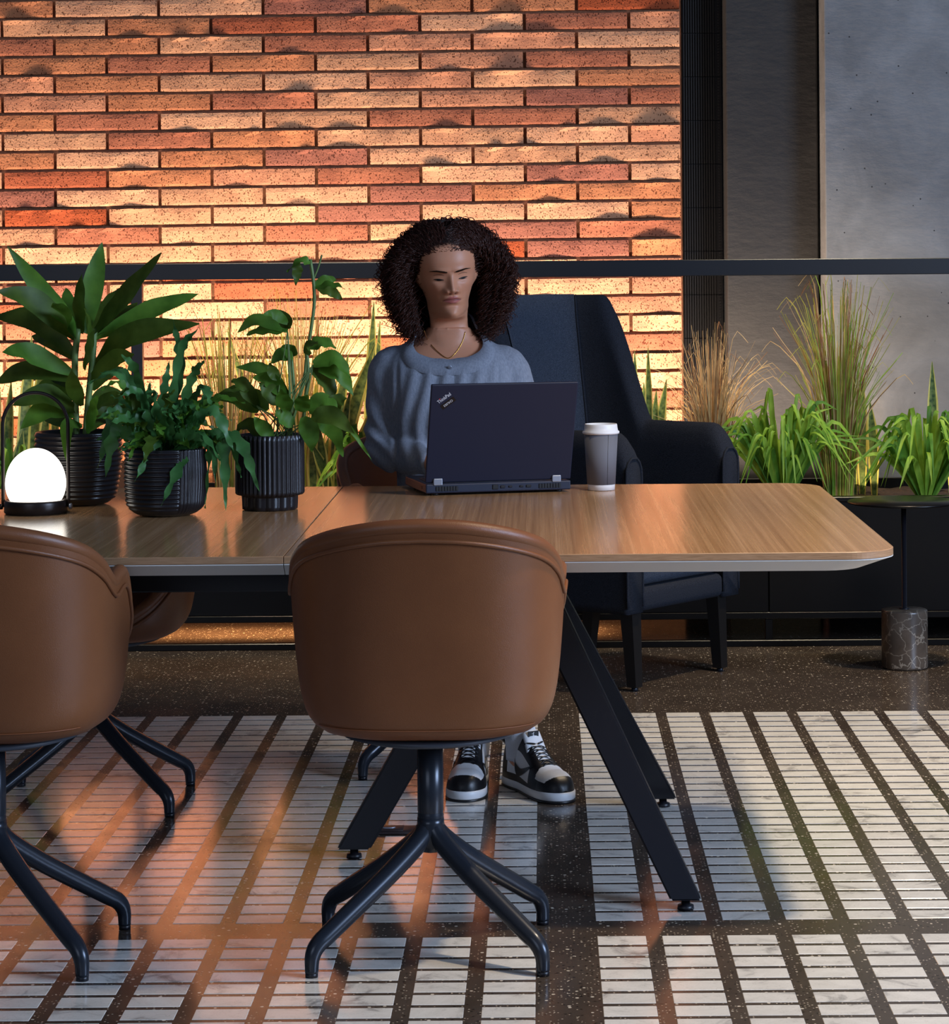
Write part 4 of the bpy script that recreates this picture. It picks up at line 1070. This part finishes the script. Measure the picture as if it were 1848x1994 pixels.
V = ringv.reshape(-1, 3) - np.array([BX, BY, 0])
bi = (np.arange(n)[:, None] * NT + np.arange(NT - 1)[None, :]) * 3
Q = np.concatenate([np.stack([bi + k, bi + (k + 1) % 3, bi + 3 + (k + 1) % 3, bi + 3 + k], -1).reshape(-1, 4) for k in range(3)])
hair = link('hair', fastmesh('hair', V, Q, M['hair']), person)
# dense under-layer of the hair, open at the face
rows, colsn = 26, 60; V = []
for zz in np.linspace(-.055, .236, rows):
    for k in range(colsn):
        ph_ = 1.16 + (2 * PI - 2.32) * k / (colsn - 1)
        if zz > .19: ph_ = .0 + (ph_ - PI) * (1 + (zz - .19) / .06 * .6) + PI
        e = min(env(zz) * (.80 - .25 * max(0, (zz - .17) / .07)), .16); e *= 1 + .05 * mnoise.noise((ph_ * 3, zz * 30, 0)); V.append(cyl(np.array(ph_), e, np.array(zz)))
for s_ in range(0): pass
nV = len(V); V2 = []
for r_ in range(rows):
    zz = -.055 + .291 * r_ / (rows - 1)
    for k in range(colsn):
        c = V[r_ * colsn + k]; V2.append(tuple(hzo + (np.array(c) - hzo) * np.array([.72, .72, 1]) ))
g1 = grid_faces(rows, colsn, False); g2 = [tuple(q_ + nV for q_ in f_[::-1]) for f_ in g1]
edge = [(r_ * colsn, (r_ + 1) * colsn, (r_ + 1) * colsn + nV, r_ * colsn + nV) for r_ in range(rows - 1)] + [((r_ + 1) * colsn - 1 + nV, (r_ + 2) * colsn - 1 + nV, (r_ + 2) * colsn - 1, (r_ + 1) * colsn - 1) for r_ in range(rows - 1)]
edge += [(k + 1, k, k + nV, k + 1 + nV) for k in range(colsn - 1)]
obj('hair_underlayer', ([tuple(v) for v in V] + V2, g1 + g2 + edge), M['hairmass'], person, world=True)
# ---- potted plants on the table
def pot_profile(H, r0, r1, rt, rc, n):
    P = []
    for k in range(33):
        a = PI / 2 * k / 32; P.append((r0 - rc + rc * math.sin(a) if k else r0 - rc, rc * (1 - math.cos(a)) * .9 + .0006))
    for k in range(1, n): 
        t = k / (n - 1); z0 = P[32][1]; P.append((r0 + (r1 - r0) * math.sin(min(1, t * 1.6) * PI / 2) + (rt - r1) * max(0, (t - .4) / .6), z0 + (H - z0) * t))
    P2 = P + [(rt - .004, H + .002), (rt - .009, H), (rt - .011, H - .03)]
    return P2
x1 = at(154, 985, 5.90).x
pot1 = thing('potted_dracaena', 'tall broad-leaved plant in a black pot ringed with horizontal ribs', 'potted plant', (x1, 5.90, ZT), 0, 'potted plants on the table')
H1 = .166
def rib_h(n, amp, H): return lambda a, z, r, i: r + (amp * (abs(math.sin(PI * z / H * n)) - .5) if z < H - .001 and z > .012 else 0)
obj('pot', lathe(pot_profile(H1, .088, .0985, .0975, .04, 110), 96, rib_h(15, .0042, H1)), M['pot'], pot1)
obj('soil', lathe([(.002, H1 - .026), (.086, H1 - .028)][::-1], 40), M['soil'], pot1)
x2 = at(323, 1008, 5.64).x
pot2 = thing('potted_fern', 'wavy-leaved fern in a black pot ribbed half across, half upright', 'potted plant', (x2, 5.64, ZT), 0, 'potted plants on the table')
H2 = .146
def rib_mix(a, z, r, i):
    if z > H2 - .001: return r
    d = (a - R(-63)) % (2 * PI)
    k = min(1, max(0, (z - .003) / .02))
    if d < PI: return r + .0032 * k * (abs(math.sin(a * 32)) - .5)
    return r + .0036 * k * (abs(math.sin(PI * z / H2 * 15)) - .5)
obj('pot', lathe(pot_profile(H2, .0865, .0895, .087, .040, 100), 256, rib_mix), M['pot'], pot2)
obj('soil', lathe([(.002, H2 - .022), (.076, H2 - .024)][::-1], 40), M['soil'], pot2)
x3 = at(526, 995, 5.75).x
pot3 = thing('potted_philodendron', 'climbing split-leaf plant in a black fluted pot on a scalloped foot', 'potted plant', (x3, 5.75, ZT), 0, 'potted plants on the table')
H3 = .167
P3 = [(.058, .0006), (.0605, .002), (.0612, .010), (.0618, .029), (.062, .0325), (.0735, .0345), (.0762, .0385)] + [(.0762, .0385 + (H3 - .0385) * t) for t in np.linspace(.04, 1, 12)] + [(.0745, H3 + .0015), (.070, H3), (.068, H3 - .03)]
def flute(a, z, r, i):
    if i < 5: return r + .0040 * (abs(math.sin(a * 6 + .4)) - .7)
    return r + (.0034 * (abs(math.sin(a * 22)) - .6) if i < len(P3) - 3 else 0)
obj('pot', lathe(P3, 264, flute), M['pot'], pot3)
obj('soil', lathe([(.002, H3 - .020), (.066, H3 - .022)][::-1], 40), M['soil'], pot3)

M['leaf_dark'] = leaf_mat('dark_glossy_leaf', '3a5212', '5c762a', .40, .36)
M['leaf_mid'] = leaf_mat('mid_green_leaf', '456f1e', '699a36', .42, .38)
M['leaf_fern'] = leaf_mat('fern_leaf', '33622e', '548a4a', .32, .28)
M['leaf_bright'] = leaf_mat('bright_green_leaf', '6f9a2c', '9fc24a', .4, .35)
M['leaf_olive'] = leaf_mat('grass_olive', '7d8a34', 'b0a850', .5, .35)
M['leaf_straw'] = leaf_mat('grass_straw', 'a98a58', 'd4b985', .6, .3)
M['leaf_brown'] = leaf_mat('grass_brown', '6d4a30', '9a7048', .6, .25)
M['snake'] = leaf_mat('snake_leaf', '2e4a2c', '7c9250', .42, .30, 60)
M['snake_edge'] = leaf_mat('snake_leaf_margin', 'c2b850', 'd8d07a', .42, .2)
M['stem'] = mat('green_stem', '6f8a48', .5, var='566f38', vscale=30)

def blade(P, wd, hint, fold=.25, cols=3, wave=0.0, seed=0, twist=0.0):
    """leaf blade along spine P with half widths wd; returns verts, faces, column index per face"""
    P = np.asarray(P, float); n = len(P); T = np.gradient(P, axis=0); T /= np.linalg.norm(T, axis=1)[:, None] + 1e-12
    h = np.asarray(hint, float); V = []; rs = random.Random(seed); ph = rs.uniform(0, 6)
    for i in range(n):
        s = np.cross(T[i], h); s /= np.linalg.norm(s) + 1e-9; u = np.cross(s, T[i])
        if twist:
            a = twist * i / (n - 1); s, u = s * math.cos(a) + u * math.sin(a), u * math.cos(a) - s * math.sin(a)
        for c in range(cols):
            q = 2 * c / (cols - 1) - 1
            off = abs(q) * fold * wd[i] + (wave * math.sin(i * 1.3 + ph + q * 2) * abs(q) if wave else 0)
            V.append(P[i] + s * q * wd[i] + u * off)
    F = []; fm = []
    for i in range(n - 1):
        for c in range(cols - 1):
            a = i * cols + c; F.append((a, a + 1, a + 1 + cols, a + cols)); fm.append(c)
    return V, F, fm

def lens(n, w, peak=.45, tip=.02, base=.15):
    t = np.linspace(0, 1, n); a = np.where(t < peak, base + (1 - base) * np.sin(np.clip(t / peak, 0, 1) * PI / 2), np.cos(np.clip((t - peak) / (1 - peak), 0, 1) * PI / 2) ** .85)
    return w * np.maximum(a, tip)

def local(parent, V):
    o = Vector(parent.location); return [Vector(v) - o for v in V]

rl_ = random.Random(11)
def pleaf(parent, b, t, wpx, Yb, Yt, arch=.02, m='leaf_dark', hint=None, fold=.25, peak=.45, n=13, wave=.0, mid=None, base=.15, twist=0):
    P0, P1 = at(*b, Yb), at(*t, Yt)
    mp = (P0 + P1) / 2 + Vector((0, 0, arch)) if mid is None else at(*mid, (Yb + Yt) / 2)
    P = crom([tuple(P0), tuple(mp), tuple(P1)], n)
    w_ = wpx / 2 * (Yb + Yt) / 2 / FPX
    hint = hint or (rl_.uniform(-.5, .5), -1, rl_.uniform(.1, .9))
    V, F, fm = blade(P, lens(n, w_, peak, base=base), hint, fold, 3, wave, rl_.random(), twist)
    return obj('leaf', (local(parent, V), F), M[m], parent)

# dracaena: two canes and strap leaves
Y1 = 5.90
for pts in ([(150, 870), (147, 780), (146, 700), (152, 640)], [(165, 870), (172, 780), (180, 700), (184, 640)]):
    obj('cane', tube(crom([tuple(at(*p, Y1)) for p in pts], 16), .0075, 8), M['stem'], pot1, world=True)
DR = [((150, 640), (14, 479), 40, -.06, (96, 585)), ((148, 660), (-6, 566), 50, -.10, (70, 590)), ((146, 690), (-12, 617), 46, .05, (70, 625)),
      ((168, 650), (199, 471), 42, .04, (180, 560)), ((182, 650), (315, 492), 50, -.05, (240, 585)), ((160, 650), (160, 532), 34, -.03, (157, 595)),
      ((184, 660), (388, 572), 40, .06, (290, 606)), ((180, 720), (388, 630), 56, -.05, (255, 655)), ((184, 655), (268, 590), 36, .08, (228, 620)),
      ((146, 730), (4, 686), 44, -.10, (60, 690)), ((147, 740), (-14, 748), 44, .0, (60, 722)), ((148, 800), (24, 790), 46, -.12, (90, 770)),
      ((150, 810), (40, 835), 44, -.06, (90, 800)), ((170, 800), (238, 765), 36, .08, (205, 770)), ((165, 820), (245, 830), 34, .05, (205, 800)),
      ((150, 660), (105, 590), 36, -.12, (122, 610)), ((176, 690), (165, 600), 34, -.10, (170, 640)), ((150, 760), (90, 720), 34, .09, (118, 735)),
      ((160, 830), (130, 900), 26, -.13, (130, 830)), ((180, 760), (240, 715), 34, .10, (210, 725)),
      ((148, 700), (62, 655), 34, .10, (100, 662)), ((148, 780), (70, 760), 38, .10, (105, 752)), ((172, 740), (262, 690), 36, -.08, (222, 700)), ((174, 800), (250, 790), 34, -.12, (214, 778)), ((150, 840), (84, 812), 34, .10, (112, 815)), ((170, 840), (222, 806), 30, .1, (196, 815)),
      ((178, 660), (232, 560), 34, .10, (208, 600)), ((150, 650), (128, 560), 30, .10, (136, 600)), ((164, 720), (186, 640), 30, -.10, (176, 680)), ((160, 790), (140, 720), 32, -.11, (144, 755)), ((168, 850), (190, 770), 30, -.08, (184, 800))]
for k, (b, t, wpx, dy, md) in enumerate(DR):
    pleaf(pot1, b, t, wpx, Y1, Y1 + dy * 1.3, m='leaf_dark' if k % 3 else 'leaf_mid', mid=md, peak=.5, n=15, wave=.002, base=.22)

# fern: lobed wavy fronds
Y2 = 5.64
rf = random.Random(21)
def frond(b, t, wpx, Yb, Yt, mid, m='leaf_fern', lob=.5):
    n = 26; P0, P1, Pm = at(*b, Yb), at(*t, Yt), at(*mid, (Yb + Yt) / 2)
    P = crom([tuple(P0), tuple(Pm), tuple(P1)], n); tt = np.linspace(0, 1, n)
    w_ = wpx / 2 * Yb / FPX; ph = rf.uniform(0, 6); fr = rf.uniform(15, 24)
    wd = w_ * np.minimum(1, tt * 4 + .12) * np.minimum(1, (1 - tt) * 3.2 + .03) * (1 - lob + lob * np.sin(tt * fr + ph) ** 2)
    V, F, fm = blade(P, wd, (rf.uniform(-.6, .6), -1, rf.uniform(.2, 1.1)), .2, 3, .0032, rf.random(), rf.uniform(-.8, .8))
    return obj('frond', (local(pot2, V), F), M[m], pot2)
FR = [((318, 870), (337, 622), (352, 720), 22), ((325, 860), (385, 640), (350, 690), 18), ((335, 860), (400, 700), (372, 740), 20), ((300, 860), (236, 690), (268, 730), 22),
      ((310, 870), (195, 725), (255, 740), 22), ((330, 870), (412, 790), (390, 760), 26), ((340, 872), (456, 880), (410, 800), 26), ((350, 876), (440, 996), (428, 850), 26), ((350, 878), (506, 958), (455, 850), 26),
      ((355, 880), (470, 930), (440, 848), 22), ((300, 876), (262, 938), (302, 862), 24), ((322, 880), (314, 985), (356, 888), 24), ((290, 872), (190, 912), (232, 800), 30), ((285, 876), (205, 930), (228, 838), 28),
      ((310, 866), (292, 740), (290, 800), 20), ((300, 866), (330, 700), (318, 770), 18), ((345, 872), (400, 830), (376, 800), 22), ((295, 868), (215, 770), (250, 790), 22), ((305, 862), (250, 820), (280, 800), 20),
      ((350, 880), (420, 940), (410, 858), 20), ((328, 872), (352, 790), (345, 820), 22), ((345, 880), (400, 990), (404, 868), 14)]
for b, t, md, wpx in FR:
    frond(b, t, wpx * 1.15, Y2 + rf.uniform(-.05, .03), Y2 - rf.uniform(.0, .12) if t[1] > 860 else Y2 + rf.uniform(-.10, .10), md)
for k in range(80):
    a = rf.uniform(0, 2 * PI); bx, by = 322 + 34 * math.cos(a), 872 + 6 * math.sin(a)
    L_ = rf.uniform(55, 140); el = rf.uniform(-.35, 1.2); dx = math.cos(a) * rf.uniform(.5, 1.0)
    t = (bx + dx * L_, by - L_ * math.sin(el)); md = ((bx + t[0]) / 2 + rf.uniform(-8, 8), min(by, t[1]) - rf.uniform(0, 25) + (by - t[1]) * .1)
    frond((bx, by), t, rf.uniform(18, 32), Y2 + .03 * math.sin(a), min(Y2 + .12 * math.sin(a) * L_ / 100 + (-.03 if t[1] > 860 else 0), 5.74), md, rf.choice(['leaf_fern', 'leaf_fern', 'leaf_mid', 'leaf_dark']), .55)

# philodendron: upright stems, petioles and pointed, cut leaves
Y3 = 5.75
for pts, r0 in (([(560, 862), (575, 800), (592, 740), (598, 690), (606, 640), (612, 590), (610, 545), (604, 505)], .0038), ([(580, 862), (590, 820), (596, 770), (600, 720), (596, 680)], .0042), ([(548, 862), (566, 810), (572, 760), (568, 700)], .0035), ([(540, 862), (541, 800), (538, 740)], .0024), ([(610, 545), (620, 520), (627, 496)], .0020)):
    obj('stem', tube(crom([tuple(at(*p, Y3)) for p in pts], 24), r0, 8), M['stem'], pot3, world=True)
PH = [((604, 512), (559, 530), 20, (585, 508)), ((582, 514), (576, 556), 22, (578, 530)), ((612, 560), (656, 545), 24, (636, 546)), ((614, 562), (672, 562), 20, (645, 556)), ((618, 564), (668, 584), 24, (645, 568)),
      ((560, 645), (462, 648), 26, (500, 622)), ((562, 640), (480, 652), 36, (520, 640)), ((560, 640), (535, 602), 30, (556, 622)), ((560, 630), (512, 612), 22, (535, 612)),
      ((578, 692), (537, 700), 34, (558, 688)), ((596, 690), (620, 670), 30, (605, 672)), ((600, 680), (655, 678), 34, (628, 668)), ((610, 710), (682, 735), 40, (652, 702)), ((606, 716), (650, 780), 50, (634, 740)),
      ((620, 720), (688, 770), 36, (660, 728)), ((570, 700), (528, 708), 30, (548, 690)), ((540, 740), (525, 706), 24, (530, 722)), ((562, 770), (460, 715), 30, (510, 720)), ((556, 770), (492, 735), 34, (525, 738)),
      ((500, 790), (450, 742), 36, (470, 748)), ((505, 800), (424, 778), 46, (465, 770)), ((520, 800), (478, 770), 36, (498, 775)), ((548, 790), (505, 745), 40, (525, 765)), ((560, 800), (548, 758), 34, (552, 775)),
      ((600, 800), (660, 800), 46, (632, 785)), ((606, 812), (690, 845), 40, (650, 812)), ((618, 820), (668, 890), 34, (650, 840)), ((590, 812), (608, 880), 40, (605, 845)), ((640, 800), (676, 775), 34, (658, 782)),
      ((580, 800), (600, 770), 34, (592, 782)), ((570, 830), (536, 800), 34, (550, 812)), ((510, 850), (460, 838), 36, (482, 830)), ((530, 852), (495, 812), 30, (510, 830)), ((656, 800), (724, 896), 10, (690, 846))]
for k, (b, t, wpx, md) in enumerate(PH):
    dy = rl_.uniform(-.07, .05)
    pleaf(pot3, b, t, wpx * .98, Y3 + dy * .5, Y3 + dy, m=('leaf_mid', 'leaf_dark', 'leaf_mid')[k % 3], mid=md, peak=.34, n=14, wave=.0032, base=.3, fold=rl_.uniform(.1, .45), twist=rl_.uniform(-.5, .5))
for k in range(18):
    b = (rl_.uniform(500, 585), 862); q = PH[5 + (k * 7) % 28][0]
    P = crom([tuple(at(*b, Y3)), tuple(at((b[0] + q[0]) / 2, (b[1] + q[1]) / 2 - 8, Y3 - .01)), tuple(at(*q, Y3))], 12)
    obj('petiole', tube(P, .0014, 6), M['stem'], pot3, world=True)

# ------------------------------------------------------------------ plants growing in the planter
rg = random.Random(31); ZS = .455
def planted(name, label, cat, px, Y, group='plants growing in the planter'):
    X = (px - CX) * Y / FPX
    return thing(name, label, cat, (X, Y, ZS), 0, group)
def snake(pxc, Y, label, leaves):
    """leaves: (base px, tip px, tip py, width px)"""
    t = planted('snake_plant', label, 'plant', pxc, Y)
    for bx, tx, ty, wp in leaves:
        P0 = Vector(((bx - CX) * Y / FPX, Y + rg.uniform(-.03, .03), ZS - .01)); P1 = at(tx, ty, Y + rg.uniform(-.05, .05)); n = 15
        mp = (P0 + P1) / 2 + Vector(((P0.x - P1.x) * .25, 0, 0))
        P = crom([tuple(P0), tuple(mp), tuple(P1)], n); tt = np.linspace(0, 1, n)
        wd = wp / 2 * Y / FPX * np.minimum(.55 + tt * 1.2, 1) * np.clip((1 - tt) * 3.2, .03, 1) ** .8
        V, F, fm = blade(P, wd, (rg.uniform(-.35, .35), -1, 0), .22, 7, 0, 0, rg.uniform(-.5, .5))
        o = obj('leaf', (local(t, V), F), [M['snake'], M['snake_edge']], t, fm=[1 if c in (0, 5) else 0 for c in fm])
    return t
def clump(pxc, Y, label, n, spread, height, wpx, cat='plant', mt=('leaf_bright', 'leaf_bright', 'leaf_mid'), name='lily_turf', ymax=9.24):
    t = planted(name, label, cat, pxc, Y)
    for k in range(n):
        a = rg.uniform(0, 2 * PI); L = rg.uniform(.75, 1.1) * height; out = rg.uniform(.25, 1.15) * spread
        d = Vector((math.cos(a), math.sin(a) * .75, 0)); c0 = Vector(t.location) + d * .02
        top = c0 + d * out * .55 + Vector((0, 0, L * rg.uniform(.75, 1.0) * (1 - .35 * out / spread)))
        end = c0 + d * out + Vector((0, 0, L * rg.uniform(.15, .95) * (1 - .4 * out / spread)))
        for q in (top, end): q.y = min(max(q.y, 8.585), ymax)
        P = crom([tuple(c0), tuple((c0 + top) / 2 + Vector((0, 0, .03))), tuple(top), tuple(end)], 14)
        V, F, fm = blade(P, lens(14, wpx / 2 * Y / FPX * rg.uniform(.8, 1.2), .4, base=.5), (d.x * .6 + .05, -.7, .7), .3, 3, 0, 0, rg.uniform(-.4, .4))
        obj('leaf', (local(t, V), F), M[rg.choice(mt)], t)
    return t
def grass(pxc, Y, label, n, hpx, spread, mt, w=.0016, lean=.35, ymax=9.24, droop=.1, base=.05, name='ornamental_grass'):
    t = planted(name, label, 'grass', pxc, Y); V, F, FM = [], [], []
    H = hpx * Y / FPX
    for k in range(n):
        a = rg.uniform(0, 2 * PI); rr = base * math.sqrt(rg.random()); d = Vector((math.cos(a), math.sin(a) * .6, 0)); c0 = Vector(t.location) + d * rr + Vector((0, 0, -.008))
        L = H * rg.uniform(.55, 1.0) ; o = spread * rg.random() ** 1.1 * rg.choice((1, 1, .5))
        tip = c0 + d * o + Vector((0, 0, L * (1 - droop * (o / spread) ** 2))); mid = c0 + d * o * lean + Vector((0, 0, L * .58))
        pts = [tuple(c0), tuple(mid), tuple(tip)]
        if rg.random() < .16: pts.append(tuple(tip + d * .05 + Vector((0, 0, -.03))))
        P = crom(pts, 9); P[:, 1] = np.minimum(np.maximum(P[:, 1], 8.58), ymax)
        v, f, fm = blade(P, np.linspace(1, .35, 9) * w * rg.uniform(.6, 1.5), (rg.uniform(-.6, .6), -1, .2), .3, 2)
        s = len(V); V += list(v); F += [tuple(q + s for q in g) for g in f]; FM += [rg.randrange(len(mt))] * len(f)
    tag(obj('grass_blades', (local(t, V), F), [M[x] for x in mt], t, fm=FM), kind='stuff')
    return t
snake(40, 8.80, 'snake plant behind the glowing lamp at the far left', [(-10, -6, 690, 26), (15, 22, 740, 24), (40, 62, 655, 26), (60, 88, 668, 26), (30, 44, 838, 26), (78, 98, 760, 24), (5, 8, 800, 24), (66, 60, 780, 26), (100, 110, 730, 22)])
clump(20, 8.72, 'bright green grassy clump behind the lamp, low at the left edge', 26, .18, .28, 11)
grass(445, 8.85, 'thin mixed grass between the fern and the climbing plant', 150, 390, .17, ('leaf_olive', 'leaf_brown', 'leaf_straw', 'leaf_olive'), .0022)
snake(470, 8.95, 'single slender snake plant among the thin grass', [(500, 442, 640, 17), (520, 470, 790, 18)])
grass(585, 9.02, 'straw-yellow grass behind the climbing plant', 190, 415, .26, ('leaf_olive', 'leaf_straw', 'leaf_olive', 'leaf_straw'), .0022)
snake(660, 8.72, 'dense snake plants between the fluted pot and the person', [(606, 614, 780, 24), (628, 622, 830, 26), (645, 678, 690, 27), (660, 730, 670, 30), (676, 650, 860, 24), (690, 728, 785, 30), (640, 606, 860, 22), (700, 738, 840, 28), (652, 682, 760, 24), (618, 640, 850, 22), (668, 668, 800, 26)])
snake(735, 9.05, 'snake plant with pale tips beside the person\'s shoulder', [(716, 728, 588, 22), (724, 740, 625, 18), (712, 716, 660, 14)])
clump(705, 8.66, 'bright green grassy clump low beside the person\'s elbow', 34, .16, .34, 11)
snake(1262, 8.95, 'short snake plant just right of the armchair back', [(1235, 1236, 684, 18), (1262, 1262, 674, 16), (1250, 1254, 745, 24), (1275, 1298, 738, 22), (1268, 1278, 760, 22), (1240, 1224, 780, 20)])
clump(1300, 8.80, 'small bright green clump behind the armchair arm', 20, .13, .24, 13)
grass(1385, 8.95, 'dry straw-brown grass right of the armchair', 330, 345, .19, ('leaf_straw', 'leaf_brown', 'leaf_straw', 'leaf_straw'), .0014, .25, droop=.25)
clump(1520, 8.78, 'large bright green strappy clump right of the armchair arm', 105, .31, .42, 10)
grass(1630, 8.90, 'tall green and straw grass reaching up to the handrail', 300, 440, .20, ('leaf_olive', 'leaf_straw', 'leaf_olive', 'leaf_bright', 'leaf_brown'), .0019, .28, droop=.12)
snake(1690, 9.05, 'snake plant tucked behind the tall grass', [(1676, 1680, 738, 22), (1700, 1694, 780, 22), (1660, 1640, 560, 16)])
clump(1800, 8.80, 'bright green strappy clump above the round side table', 90, .28, .37, 11)
snake(1815, 9.05, 'tall single snake plant leaf at the far right', [(1812, 1815, 704, 22), (1850, 1862, 760, 22)])
